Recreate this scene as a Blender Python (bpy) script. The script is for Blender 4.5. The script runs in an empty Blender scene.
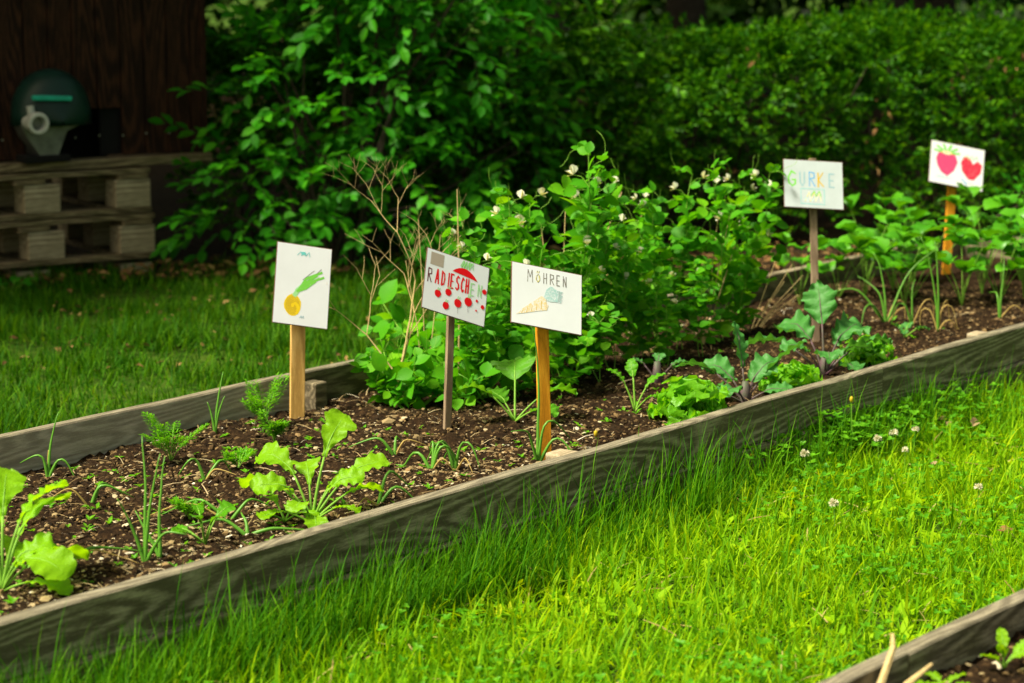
import bpy, math, random
import numpy as np
from mathutils import Vector, Matrix
R = math.radians
rng = np.random.default_rng(7)
random.seed(11)
scene = bpy.context.scene
col = scene.collection

# ---------------------------------------------------------------- camera
FPX, PITCH, CAMH = 85 / 36 * 1024, R(9.65), 1.6
cd = bpy.data.cameras.new('camera')
cd.lens = 85; cd.sensor_width = 36; cd.clip_start = 0.05; cd.clip_end = 500
cd.dof.use_dof = True; cd.dof.focus_distance = 6.45; cd.dof.aperture_fstop = 3.7
cam = bpy.data.objects.new('camera', cd); col.objects.link(cam)
cam.location = (0, 0, CAMH); cam.rotation_euler = (R(90) - PITCH, 0, 0)
scene.camera = cam

# ---------------------------------------------------------------- light
SUN_EL, SUN_AZ = 56.0, 245.0          # azimuth measured clockwise from +Y: the sun stands left and a little behind the camera
w = bpy.data.worlds.new('World'); scene.world = w; w.use_nodes = True
nt = w.node_tree; nt.nodes.clear()
sky = nt.nodes.new('ShaderNodeTexSky'); sky.sky_type = 'NISHITA'; sky.sun_disc = False
sky.sun_elevation = R(SUN_EL); sky.sun_rotation = R(SUN_AZ); sky.air_density = 1.0; sky.dust_density = 4.0; sky.ozone_density = 0.6
bg = nt.nodes.new('ShaderNodeBackground'); bg.inputs['Strength'].default_value = 0.085
wo = nt.nodes.new('ShaderNodeOutputWorld')
wm = nt.nodes.new('ShaderNodeMix'); wm.data_type = 'RGBA'; wm.blend_type = 'MULTIPLY'; wm.inputs[0].default_value = 1; wm.inputs[7].default_value = (1.10, 1.0, .64, 1)   # warm tint multiplied over the sky colour to lower its blue
nt.links.new(sky.outputs[0], wm.inputs[6]); nt.links.new(wm.outputs[2], bg.inputs[0]); nt.links.new(bg.outputs[0], wo.inputs[0])
sd = bpy.data.lights.new('sun', 'SUN'); sd.energy = 4.7; sd.angle = R(12); sd.color = (1.0, 0.94, 0.76)
sun = bpy.data.objects.new('sun', sd); col.objects.link(sun)
sv = Vector((math.sin(R(SUN_AZ)) * math.cos(R(SUN_EL)), math.cos(R(SUN_AZ)) * math.cos(R(SUN_EL)), math.sin(R(SUN_EL))))
sun.rotation_euler = (-sv).to_track_quat('-Z', 'Y').to_euler()
scene.view_settings.view_transform = 'Standard'; scene.view_settings.look = 'None'
scene.view_settings.exposure = 0.85; scene.view_settings.gamma = 1; scene.view_settings.use_curve_mapping = False

# ---------------------------------------------------------------- helpers
def at(px, py, z=0.0):
    """the real point at height z that the photograph shows at pixel px, py"""
    dx = (px - 512) / FPX; dy = -(py - 341.5) / FPX
    d = Vector((dx, math.cos(PITCH) + math.sin(PITCH) * dy, -math.sin(PITCH) + math.cos(PITCH) * dy))
    t = (z - CAMH) / d.z
    return Vector((0, 0, CAMH)) + d * t

def tag(o, label=None, cat=None, group=None, kind=None):
    if label: o['label'] = label
    if cat: o['category'] = cat
    if group: o['group'] = group
    if kind: o['kind'] = kind
    return o

def empty(name, loc=(0, 0, 0), rz=0.0, label=None, cat=None, group=None):
    o = bpy.data.objects.new(name, None); col.objects.link(o)
    o.empty_display_size = 0.05
    o.location = loc; o.rotation_euler = (0, 0, rz)
    return tag(o, label, cat, group)

def copy_tree(o, parent=None):
    c = o.copy(); col.objects.link(c)
    if parent: c.parent = parent
    for ch in list(o.children): copy_tree(ch, c)
    return c

class MB:
    def __init__(s): s.v = []; s.f = {3: [], 4: []}; s.m = {3: [], 4: []}; s.n = 0; s.poly = []
    def add(s, V, F4=None, F3=None, mi=0):
        V = np.asarray(V, float).reshape(-1, 3)
        for k, F in ((4, F4), (3, F3)):
            if F is not None and len(F):
                F = np.asarray(F, int).reshape(-1, k)
                s.f[k].append(F + s.n); s.m[k].append(np.full(len(F), mi))
        s.v.append(V); s.n += len(V)
    def box(s, c, size, mi=0, rot=None):
        x, y, z = [q / 2 for q in size]
        V = np.array([(-x,-y,-z),(x,-y,-z),(x,y,-z),(-x,y,-z),(-x,-y,z),(x,-y,z),(x,y,z),(-x,y,z)])
        if rot is not None: V = V @ np.array(rot.to_3x3()).T
        s.add(V + np.array(c), [(0,3,2,1),(4,5,6,7),(0,1,5,4),(1,2,6,5),(2,3,7,6),(3,0,4,7)], mi=mi)
    def tube(s, pts, rad, n=6, mi=0, cap=True):
        pts = np.asarray(pts, float); k = len(pts)
        rad = np.full(k, rad) if np.isscalar(rad) else np.asarray(rad, float)
        T = np.gradient(pts, axis=0); T /= np.linalg.norm(T, axis=1)[:, None] + 1e-9
        ref = np.array([0.13, 0.21, 1.0]) if abs(T[:, 2]).mean() < .8 else np.array([1.0, 0.1, 0.17])
        A = np.cross(T, ref); A /= np.linalg.norm(A, axis=1)[:, None] + 1e-9
        B = np.cross(T, A)
        th = np.arange(n) / n * 2 * math.pi
        V = pts[:, None, :] + rad[:, None, None] * (np.cos(th)[None, :, None] * A[:, None, :] + np.sin(th)[None, :, None] * B[:, None, :])
        i = np.arange(k - 1)[:, None] * n; j = np.arange(n)[None, :]; j2 = (j + 1) % n
        F = np.stack([i + j, i + j2, i + n + j2, i + n + j], -1).reshape(-1, 4)
        V = V.reshape(-1, 3); F3 = []
        if cap:
            V = np.vstack([V, pts[0], pts[-1]]); a, b = k * n, k * n + 1
            for q in range(n):
                F3.append((a, (q + 1) % n, q)); F3.append((b, (k - 1) * n + q, (k - 1) * n + (q + 1) % n))
        s.add(V, F, F3, mi)
    def scatter(s, T, rot, pos, mi=None):
        """T = (V, F4, mats) ; rot (N,3,3) columns are the axes times scale, pos (N,3)"""
        V, F, M = T
        N = len(pos)
        if not N: return
        W = np.einsum('nij,kj->nki', rot, V) + pos[:, None, :]
        FF = F[None] + (np.arange(N) * len(V))[:, None, None]
        s.f[4].append(FF.reshape(-1, 4) + s.n)
        s.m[4].append(np.tile(M, N)); s.v.append(W.reshape(-1, 3)); s.n += N * len(V)
    def build(s, name, mats, parent=None, smooth=False, loc=None, bevel=0):
        me = bpy.data.meshes.new(name)
        V = np.concatenate(s.v) if s.v else np.zeros((0, 3))
        me.vertices.add(len(V)); me.vertices.foreach_set('co', V.ravel())
        L, ST, TO, MI = [], [], [], []; p = 0
        for k in (4, 3):
            if s.f[k]:
                F = np.concatenate(s.f[k]); L.append(F.ravel())
                ST.append(p + np.arange(len(F)) * k); TO.append(np.full(len(F), k)); MI.append(np.concatenate(s.m[k])); p += F.size
        if L:
            L = np.concatenate(L); ST = np.concatenate(ST); TO = np.concatenate(TO); MI = np.concatenate(MI)
            me.loops.add(len(L)); me.loops.foreach_set('vertex_index', L.astype(np.int32))
            me.polygons.add(len(ST)); me.polygons.foreach_set('loop_start', ST.astype(np.int32))
            me.polygons.foreach_set('loop_total', TO.astype(np.int32))
            me.polygons.foreach_set('material_index', MI.astype(np.int32))
            me.polygons.foreach_set('use_smooth', np.full(len(ST), bool(smooth)))
        me.update(calc_edges=True); me.validate()
        if not isinstance(mats, (list, tuple)): mats = [mats]
        for m in mats: me.materials.append(m)
        o = bpy.data.objects.new(name, me); col.objects.link(o)
        if parent is not None: o.parent = parent
        if loc is not None: o.location = loc
        if bevel:
            b = o.modifiers.new('bevel', 'BEVEL'); b.width = bevel; b.segments = 2; b.limit_method = 'ANGLE'
        return o

def rots(yaw, pitch, roll, scale):
    """frames: local +Y = forward (yaw, pitch), +Z = leaf normal"""
    yaw, pitch, roll, scale = [np.broadcast_to(np.asarray(q, float), np.broadcast(yaw, pitch, roll, scale).shape) for q in (yaw, pitch, roll, scale)]
    f = np.stack([np.cos(pitch) * np.cos(yaw), np.cos(pitch) * np.sin(yaw), np.sin(pitch)], -1)
    s = np.stack([np.sin(yaw), -np.cos(yaw), np.zeros_like(yaw)], -1)
    u = np.cross(s, f)
    s2 = s * np.cos(roll)[:, None] + u * np.sin(roll)[:, None]; u2 = np.cross(s2, f)
    return np.stack([s2, f, u2], -1) * scale[:, None, None]

def vnoise(x, y, seed=0, oct=3):
    r = np.random.default_rng(seed); o = 0; a = 1
    for k in range(oct):
        for q in range(3):
            th, ph = r.uniform(0, 6.28, 2); f = (2 ** k) * r.uniform(.8, 1.3)
            o = o + a * np.sin(f * (x * math.cos(th) + y * math.sin(th)) * 6.28 + ph) / 3
        a *= .55
    return o

# ---------------------------------------------------------------- materials
def mat(name, rough=.6, spec=.3):
    m = bpy.data.materials.new(name); m.use_nodes = True
    b = m.node_tree.nodes['Principled BSDF']; b.inputs['Roughness'].default_value = rough
    b.inputs['Specular IOR Level'].default_value = spec
    return m, m.node_tree, b
def ramp(nt, stops):
    r = nt.nodes.new('ShaderNodeValToRGB'); e = r.color_ramp.elements
    while len(e) < len(stops): e.new(.5)
    for k, (p, c) in enumerate(stops): e[k].position = p; e[k].color = (*c, 1)
    return r
def noise(nt, scale, detail=4, rough=.6, vec=None, dist=0):
    n = nt.nodes.new('ShaderNodeTexNoise'); n.inputs['Scale'].default_value = scale; n.inputs['Detail'].default_value = detail
    n.inputs['Roughness'].default_value = rough; n.inputs['Distortion'].default_value = dist
    if vec is not None: nt.links.new(vec, n.inputs['Vector'])
    return n
def coords(nt, scale=(1, 1, 1)):
    t = nt.nodes.new('ShaderNodeTexCoord'); mp = nt.nodes.new('ShaderNodeMapping'); mp.inputs['Scale'].default_value = scale
    nt.links.new(t.outputs['Object'], mp.inputs['Vector']); return mp.outputs[0]
def bump(nt, b, h, s=.3, d=.01):
    k = nt.nodes.new('ShaderNodeBump'); k.inputs['Strength'].default_value = s; k.inputs['Distance'].default_value = d
    nt.links.new(h, k.inputs['Height']); nt.links.new(k.outputs[0], b.inputs['Normal'])

def leaf_mat(name, stops, transl=.35, rough=.45, spec=.2, tcol=1.6, nscale=35, isl=.75):
    """leaf colour differs from leaf to leaf; light comes through the blade"""
    m, nt, b = mat(name, rough, spec)
    g = nt.nodes.new('ShaderNodeNewGeometry')
    n = noise(nt, nscale, 3, .6, coords(nt))
    mx = nt.nodes.new('ShaderNodeMath'); mx.operation = 'MULTIPLY_ADD'; mx.inputs[1].default_value = isl
    sc = nt.nodes.new('ShaderNodeMath'); sc.operation = 'MULTIPLY'; sc.inputs[1].default_value = 1 - isl
    nt.links.new(n.outputs['Fac'], sc.inputs[0]); nt.links.new(g.outputs['Random Per Island'], mx.inputs[0]); nt.links.new(sc.outputs[0], mx.inputs[2])
    r = ramp(nt, stops); nt.links.new(mx.outputs[0], r.inputs[0])
    nt.links.new(r.outputs[0], b.inputs['Base Color'])
    tr = nt.nodes.new('ShaderNodeBsdfTranslucent')
    if nscale == 18: nb = noise(nt, 140, 3, .5, coords(nt)); bump(nt, b, nb.outputs['Fac'], .6, .004)
    mu = nt.nodes.new('ShaderNodeMix'); mu.data_type = 'RGBA'; mu.blend_type = 'MULTIPLY'; mu.inputs[0].default_value = 1
    nt.links.new(r.outputs[0], mu.inputs[6]); mu.inputs[7].default_value = (tcol * 1.25, tcol, tcol * .35, 1)
    nt.links.new(mu.outputs[2], tr.inputs[0])
    ms = nt.nodes.new('ShaderNodeMixShader'); ms.inputs[0].default_value = transl
    nt.links.new(b.outputs[0], ms.inputs[1]); nt.links.new(tr.outputs[0], ms.inputs[2])
    nt.links.new(ms.outputs[0], nt.nodes['Material Output'].inputs[0])
    return m

M = {}
M['grass'] = leaf_mat('lawn_grass', [(0, (.04, .15, .002)), (.3, (.09, .26, .002)), (.52, (.18, .39, .003)), (.76, (.31, .49, .004)), (.88, (.40, .42, .012)), (1, (.50, .38, .09))], .42, .6, .08, nscale=1.7, isl=.55)
M['tall_grass'] = leaf_mat('shade_toned_edge_grass', [(0, (.018, .10, .002)), (.6, (.06, .22, .004)), (1, (.17, .38, .008))], .4, .6, .08)  # shade at the foot of the board is put into this darker green
M['grass_shade_tint'] = leaf_mat('back_lawn_grass', [(0, (.008, .050, .001)), (.45, (.026, .115, .002)), (.75, (.08, .22, .004)), (.9, (.20, .27, .010)), (1, (.2, .17, .03))], .35, .6, .08, nscale=1.2, isl=.55)  # lawn green darkened in its colour to stand for shade under the trees
M['clover'] = leaf_mat('clover_leaf', [(0, (.04, .20, .004)), (1, (.14, .40, .010))], .38)
M['hedge'] = leaf_mat('hedge_leaf', [(0, (.008, .060, .001)), (.5, (.028, .140, .002)), (.88, (.10, .29, .004)), (1, (.22, .22, .02))], .3, .5, .15)
M['shrub'] = leaf_mat('shrub_leaf', [(0, (.014, .13, .003)), (.6, (.036, .25, .005)), (1, (.09, .38, .008))], .34, .5, .16)
M['crown'] = leaf_mat('tree_leaf', [(0, (.01, .04, .004)), (1, (.03, .09, .006))], .2)
M['pea'] = leaf_mat('pea_leaf', [(0, (.035, .21, .006)), (.6, (.08, .34, .008)), (1, (.22, .52, .010))], .42, .5, .15)
M['petal'] = leaf_mat('pea_petal', [(0, (.75, .78, .62)), (1, (.85, .86, .74))], .3, .6, .2, .8)
M['lime'] = leaf_mat('radish_leaf', [(0, (.20, .46, .005)), (1, (.34, .64, .008))], .5, .45, .3, nscale=18)
M['lettuce'] = leaf_mat('lettuce_leaf', [(0, (.12, .38, .010)), (1, (.24, .55, .015))], .42, .4, .35, nscale=18)
M['kale'] = leaf_mat('kohlrabi_leaf', [(0, (.05, .22, .035)), (1, (.11, .33, .07))], .3, .5, .3, nscale=18)
M['squash'] = leaf_mat('squash_leaf', [(0, (.08, .29, .012)), (1, (.15, .40, .018))], .38, .5, .25, nscale=18)
M['straw_leaf'] = leaf_mat('strawberry_leaf', [(0, (.035, .21, .005)), (1, (.10, .36, .008))], .3, .4, .4)
M['onion'] = leaf_mat('onion_leaf', [(0, (.05, .22, .02)), (.7, (.13, .34, .03)), (1, (.35, .38, .08))], .2, .4, .4, nscale=9)
M['dry_leaf'] = leaf_mat('dry_onion_leaf', [(0, (.32, .30, .06)), (1, (.55, .36, .14))], .2, .6, .2, nscale=9)
M['carrot'] = leaf_mat('carrot_leaf', [(0, (.07, .30, .006)), (1, (.18, .46, .010))], .42)
def plain(name, c, rough=.6, c2=None, sc=30, spec=.3, metal=0):
    m, nt, b = mat(name, rough, spec); b.inputs['Metallic'].default_value = metal
    n = noise(nt, sc, 5, .6, coords(nt)); c2 = c2 or tuple(q * .7 for q in c)
    r = ramp(nt, [(.3, c2), (.7, c)]); nt.links.new(n.outputs['Fac'], r.inputs[0]); nt.links.new(r.outputs[0], b.inputs['Base Color'])
    return m
M['stem'] = plain('green_stem', (.20, .40, .04), c2=(.12, .28, .02))
M['purple_stem'] = plain('purple_stem', (.13, .04, .09), c2=(.07, .10, .05))
M['twig'] = plain('dry_twig', (.62, .48, .22), .8, (.40, .28, .12), 60)
M['bark'] = plain('bark', (.06, .045, .03), .9, (.03, .022, .015), 20)
M['clover_head'] = plain('clover_head', (.80, .78, .62), .8, (.66, .60, .38), 300)
M['yellow_bud'] = plain('yellow_bud', (.55, .38, .01), .6, (.35, .3, .01), 300)

def wood(name, light, dark, axis=0, ringscale=9, rough=.85, moss=0.0):
    m, nt, b = mat(name, rough, .15)
    sc = [1, 1, 1]; sc[axis] = .12
    v = coords(nt, tuple(sc))
    n1 = noise(nt, ringscale * .5, 2, .35, v, .15)
    wv = nt.nodes.new('ShaderNodeMath'); wv.operation = 'MULTIPLY'; wv.inputs[1].default_value = 190
    nt.links.new(n1.outputs['Fac'], wv.inputs[0])
    sn = nt.nodes.new('ShaderNodeMath'); sn.operation = 'SINE'; nt.links.new(wv.outputs[0], sn.inputs[0])
    n2 = noise(nt, 90, 6, .85, v)
    n3 = noise(nt, 2.2, 4, .6, coords(nt))
    ad = nt.nodes.new('ShaderNodeMath'); ad.operation = 'MULTIPLY_ADD'; ad.inputs[1].default_value = .095
    nt.links.new(sn.outputs[0], ad.inputs[0]); nt.links.new(n2.outputs['Fac'], ad.inputs[2])
    r = ramp(nt, [(.28, tuple(q * .75 for q in dark)), (.45, dark), (.58, tuple((a + c) / 2 for a, c in zip(light, dark))), (.74, light)])
    nt.links.new(ad.outputs[0], r.inputs[0])
    mx = nt.nodes.new('ShaderNodeMix'); mx.data_type = 'RGBA'; mx.blend_type = 'MIX'
    r3 = ramp(nt, [(.45, (0, 0, 0)), (.7, (1, 1, 1))]); nt.links.new(n3.outputs['Fac'], r3.inputs[0])
    ml = nt.nodes.new('ShaderNodeMath'); ml.operation = 'MULTIPLY'; ml.inputs[1].default_value = moss
    nt.links.new(r3.outputs[0], ml.inputs[0]); nt.links.new(ml.outputs[0], mx.inputs[0])
    nt.links.new(r.outputs[0], mx.inputs[6]); mx.inputs[7].default_value = (.06, .09, .02, 1)
    nt.links.new(mx.outputs[2], b.inputs['Base Color'])
    bump(nt, b, ad.outputs[0], .5, .004)
    return m
M['board'] = wood('weathered_board', (.46, .39, .27), (.13, .105, .065), moss=.15)
M['board_grey'] = wood('grey_weathered_board', (.62, .56, .43), (.36, .32, .235), moss=.2)
M['board_old'] = wood('mossy_board', (.33, .27, .17), (.10, .08, .05), moss=.3)
M['board_top'] = wood('worn_board_edge', (.34, .30, .21), (.15, .13, .09), ringscale=14, moss=.12)
M['stake_pale'] = wood('pale_stake_wood', (.74, .48, .17), (.50, .29, .08), axis=2, ringscale=16)
M['stake_orange'] = wood('orange_stake_wood', (.84, .40, .03), (.62, .25, .012), axis=2, ringscale=16)
M['stake_grey'] = wood('grey_stake_wood', (.36, .27, .18), (.20, .14, .09), axis=2, ringscale=16)
M['pallet'] = wood('pallet_wood', (.38, .29, .17), (.11, .08, .045), moss=.3)
M['pallet_block'] = wood('pallet_block_wood', (.60, .50, .34), (.28, .22, .14), moss=.2)
M['hut'] = wood('dark_stained_plank', (.07, .026, .013), (.016, .007, .004), axis=2)
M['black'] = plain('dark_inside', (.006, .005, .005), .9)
M['roof'] = plain('bitumen_roof', (.05, .05, .05), .9)

# soil
m, nt, b = mat('garden_soil', .95, .1)
v = coords(nt); n1 = noise(nt, 55, 8, .75, v); n2 = noise(nt, 6, 4, .6, v)
r = ramp(nt, [(.36, (.006, .0035, .0015)), (.52, (.028, .015, .006)), (.64, (.08, .046, .019)), (.74, (.22, .15, .07))])
nt.links.new(n1.outputs['Fac'], r.inputs[0])
mu = nt.nodes.new('ShaderNodeMix'); mu.data_type = 'RGBA'; mu.blend_type = 'MULTIPLY'; mu.inputs[0].default_value = .7
r2 = ramp(nt, [(.3, (.55, .5, .5)), (.7, (1, 1, 1))]); nt.links.new(n2.outputs['Fac'], r2.inputs[0])
nt.links.new(r.outputs[0], mu.inputs[6]); nt.links.new(r2.outputs[0], mu.inputs[7]); nt.links.new(mu.outputs[2], b.inputs['Base Color'])
bump(nt, b, n1.outputs['Fac'], .8, .012); M['soil'] = m
def island_mat(name, stops, rough=.9):
    m, nt, b = mat(name, rough, .15); g = nt.nodes.new('ShaderNodeNewGeometry'); r = ramp(nt, stops)
    nt.links.new(g.outputs['Random Per Island'], r.inputs[0]); nt.links.new(r.outputs[0], b.inputs['Base Color']); return m
M['crumb'] = island_mat('soil_crumb', [(0, (.008, .005, .002)), (.5, (.035, .019, .007)), (.8, (.11, .068, .028)), (1, (.26, .17, .075))])
M['chip'] = island_mat('pale_chip', [(0, (.12, .08, .035)), (.55, (.26, .19, .09)), (.9, (.42, .34, .20)), (1, (.62, .56, .44))])
M['litter'] = island_mat('dead_leaf', [(0, (.06, .03, .012)), (.7, (.22, .12, .045)), (1, (.40, .26, .10))])

# ground
m, nt, b = mat('lawn_ground', .95, .1)
v = coords(nt); n1 = noise(nt, 14, 8, .7, v); n2 = noise(nt, .9, 4, .6, v)
r = ramp(nt, [(.3, (.012, .03, .003)), (.5, (.035, .08, .005)), (.7, (.08, .13, .012)), (.85, (.13, .11, .03))])
nt.links.new(n1.outputs['Fac'], r.inputs[0]); nt.links.new(r.outputs[0], b.inputs['Base Color']); bump(nt, b, n1.outputs['Fac'], .8, .02)
M['ground'] = m
m, nt, b = mat('forest_floor', .95, .1)
v = coords(nt); n1 = noise(nt, 18, 8, .7, v)
r = ramp(nt, [(.3, (.010, .007, .003)), (.55, (.035, .022, .010)), (.8, (.10, .06, .025))])
nt.links.new(n1.outputs['Fac'], r.inputs[0]); nt.links.new(r.outputs[0], b.inputs['Base Color']); bump(nt, b, n1.outputs['Fac'], .8, .02)
M['floor'] = m

# ---------------------------------------------------------------- templates
def leafT(L=1, W=.5, nseg=3, fold=.18, droop=.15, mi=0, p=1.0):
    t = np.linspace(0, 1, nseg + 1)
    wd = np.sin(math.pi * t ** p) ** .8 * W / 2; wd[0] = .02 * W; wd[-1] = .0
    V = []
    for k in range(nseg + 1):
        y = t[k] * L; z = -droop * L * t[k] ** 2
        V += [(-wd[k], y, z + fold * wd[k] * 2), (0, y, z), (wd[k], y, z + fold * wd[k] * 2)]
    F = []
    for k in range(nseg):
        a = 3 * k; F += [(a, a + 1, a + 4, a + 3), (a + 1, a + 2, a + 5, a + 4)]
    return np.array(V), np.array(F), np.full(len(F), mi)
def rhombT(L=1, W=.5, fold=.2):
    V = np.array([(0,0,0),(-W/2,.35*L,fold*W),(-W*.36,.72*L,fold*W*.7),(0,L,-.06*L),(W*.36,.72*L,fold*W*.7),(W/2,.35*L,fold*W)])
    return V, np.array([(0,3,2,1),(0,5,4,3)]), np.zeros(2, int)
def merge(Ts):
    V, F, Mi, n = [], [], [], 0
    for v, f, mm in Ts: V.append(v); F.append(f + n); Mi.append(mm); n += len(v)
    return np.concatenate(V), np.concatenate(F), np.concatenate(Mi)
def xform(T, yaw, pitch, roll, sc, pos):
    Rr = rots(np.array([yaw]), pitch, roll, sc)[0]
    return T[0] @ Rr.T + np.array(pos), T[1], T[2]
def sprayT(n, L, leaf, lsize, spread=55, seed=0, tw=None, droop=.15):
    r = random.Random(seed); out = []
    for k in range(n):
        t = (k + .6) / n; s = 1 if k % 2 else -1
        y = t * L; ang = s * spread * (1 - .55 * t) + r.uniform(-14, 14)
        if k == n - 1: ang = r.uniform(-10, 10)
        out.append(xform(leaf, R(90 - ang), R(r.uniform(-25, 20)), R(r.uniform(-30, 30)), lsize * r.uniform(.75, 1.15), (0, y, -droop * L * t * t)))
    if tw:
        mb = MB(); mb.tube([(0, t * L, -droop * L * t * t) for t in (0, .33, .66, 1)], [tw, tw * .8, tw * .6, tw * .3], 3, cap=False)
        out.append((np.concatenate(mb.v), np.concatenate(mb.f[4]), np.full(9, 1)))
    return merge(out)

# ---------------------------------------------------------------- bed frame of reference
AZ = math.atan2(1875, math.sqrt(FPX ** 2 + 411 ** 2))
A = Vector((math.sin(AZ), math.cos(AZ), 0)); N_ = Vector((-math.cos(AZ), math.sin(AZ), 0))
O = at(512, 472, .24); O.z = 0
BW = (at(512, 327, .24) - O).dot(N_)
G0 = at(830, 683, .24); G2 = (Vector((G0.x, G0.y, 0)) - O).dot(N_)     # second bed, nearer the camera
print('bed width', BW, 'second bed offset', G2, 'O', O)
def B(s, t, z=0.0): p = O + A * s + N_ * t; return Vector((p.x, p.y, z))
def bst(p): q = Vector((p[0], p[1], 0)) - O; return q.dot(A), q.dot(N_)
def soil_z(s, t):
    return .195 - .06 * np.clip(t / BW, 0, 1) + .012 * vnoise(s * .9, t * .9, 3) + .006 * vnoise(s * 5, t * 5, 4)
def SP(px, py):
    """point on the soil of the bed shown at this pixel"""
    p = at(px, py, .16)
    for _ in range(6):
        s, t = bst(p); p = at(px, py, float(soil_z(s, t)))
    return p

# ---------------------------------------------------------------- SETTING
mb = MB(); nn = 80
xs = np.linspace(-1, 1, nn); g = np.sign(xs) * (np.abs(xs) ** 3) * 120
X, Y = np.meshgrid(g, g + 8); Z = -.012 + .012 * vnoise(X * .3, Y * .3, 9)
i = np.arange(nn - 1)[:, None] * nn + np.arange(nn - 1)[None]
mb.add(np.stack([X, Y, Z], -1), np.stack([i, i + 1, i + nn + 1, i + nn], -1))
tag(mb.build('ground', M['ground'], smooth=True), kind='structure')

def bare_ground():
    # leaf-covered earth under the hedge and the trees, starting in an uneven line
    mb = MB(); n = 60; V = []; F = []
    x = np.linspace(-14, 22, n)
    y0 = 11.0 + .12 * (x + 2) + .25 * vnoise(x * .25, x * 0, 21)
    for k in range(n):
        for j in range(12): V.append((x[k], y0[k] + (j / 11) ** 1.6 * 26, .012 + .006 * math.sin(k * 1.7 + j)))
    for k in range(n - 1):
        for j in range(11): a = k * 12 + j; F.append((a, a + 12, a + 13, a + 1))
    mb.add(V, F); tag(mb.build('forest_floor', M['floor'], smooth=True), kind='structure')
bare_ground()

# soil sheet of the main bed
def soil_sheet(name, s0, s1, t0, t1, zf, step=.018):
    ns, ntt = int((s1 - s0) / step), int((t1 - t0) / step)
    S, T = np.meshgrid(np.linspace(s0, s1, ns), np.linspace(t0, t1, ntt), indexing='ij')
    Z = zf(S, T) + .004 * rng.standard_normal(S.shape) + .006 * vnoise(S * 11, T * 11, 5)
    P = np.array(O)[None, None] + S[..., None] * np.array(A) + T[..., None] * np.array(N_)
    P[..., 2] = Z
    i = np.arange(ns - 1)[:, None] * ntt + np.arange(ntt - 1)[None]
    mb = MB(); mb.add(P, np.stack([i, i + ntt, i + ntt + 1, i + 1], -1))
    return tag(mb.build(name, M['soil'], smooth=True), kind='structure')
S0, S1 = -2.6, 5.2
soil_sheet('bed_soil', S0 + .02, S1 - .02, .02, BW - .02, soil_z)
soil2 = lambda s, t: .165 + .012 * vnoise(s, t, 13)
soil_sheet('neighbouring_bed_soil', -3.2, 2.2, G2 - 1.3, G2 - .02, soil2)

# ---------------------------------------------------------------- raised beds
def board(s0, s1, t, z0, z1, th, name, root, m, topm=None, seed=0):
    """a plank running along the bed, its own uneven edges, x along its length"""
    n = max(3, int((s1 - s0) / .06)); r = np.random.default_rng(seed)
    x = np.linspace(0, s1 - s0, n)
    wob = .0025 * vnoise(x * .8, x * 0, seed) ; wt = .003 * vnoise(x * .5, x * 0 + 3, seed + 1)
    bv = .004
    prof = lambda k: [(-th/2, 0), (-th/2, z1 - z0 - bv + wob[k]), (-th/2 + bv, z1 - z0 + wob[k]), (th/2 - bv, z1 - z0 + wob[k]), (th/2, z1 - z0 - bv + wob[k]), (th/2, 0)]
    V = [(x[k], y + wt[k], z) for k in range(n) for (y, z) in prof(k)]
    F, Ft = [], []
    for k in range(n - 1):
        for j in range(6):
            a, b_ = k * 6 + j, k * 6 + (j + 1) % 6; q = (a, b_, b_ + 6, a + 6)
            (Ft if j in (1, 2, 3) else F).append(q)
    mb = MB(); mb.add(V, F + [(0, 5, 4, 1), (1, 4, 3, 2)] + [((n-1)*6 + q) for q in ()] if False else F)
    e = (n - 1) * 6
    mb.f[4].append(np.array([(0, 5, 4, 1), (1, 4, 3, 2), (e, e + 1, e + 4, e + 5), (e + 1, e + 2, e + 3, e + 4)])); mb.m[4].append(np.zeros(4, int))
    mb.f[4].append(np.array(Ft)); mb.m[4].append(np.ones(len(Ft), int))
    o = mb.build(name, [m, topm or m], root)
    p = B(s0, t, z0); o.location = p - root.location; o.rotation_euler = (0, 0, math.atan2(A.y, A.x)); return o
def cross_board(s, t0, t1, z0, z1, th, root, m):
    mb = MB(); mb.box(((t1 - t0) / 2, 0, (z1 - z0) / 2), (t1 - t0, th, z1 - z0))
    o = mb.build('end_board', m, root, bevel=.003); o.location = B(s, t0, z0) - root.location
    o.rotation_euler = (0, 0, math.atan2(N_.y, N_.x)); return o
bed = empty('raised_bed', B(0, 0, 0), label='long grey raised bed of weathered planks holding the five picture signs', cat='raised bed')
sj = bst(at(893, 648, .24))[0]
board(S0, 1.9, 0.0, .122, .24, .042, 'upper_front_board', bed, M['board'], M['board_top'], 1)
board(1.904, S1, 0.0, .122, .24, .042, 'upper_front_board', bed, M['board'], M['board_top'], 2)
board(S0 + .25, 1.2, -.020, -.02, .119, .042, 'lower_front_board', bed, M['board_old'], M['board_top'], 3)
board(1.204, S1, -.020, -.02, .119, .042, 'lower_front_board', bed, M['board_old'], M['board_top'], 4)
sb = bst(at(307, 375, .24))[0]
board(S0, sb, BW, -.02, .24, .036, 'back_board', bed, M['board_grey'], M['board_top'], 5)
board(sb + .004, 3.1, BW + .004, -.02, .238, .036, 'back_board', bed, M['board_old'], M['board_top'], 6)
board(3.104, S1, BW + .002, -.02, .232, .036, 'back_board', bed, M['board_old'], M['board'], 7)
cross_board(S1, -.02, BW + .02, -.02, .235, .04, bed, M['board_old'])
cross_board(S0, -.02, BW + .02, -.02, .235, .04, bed, M['board_old'])
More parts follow.
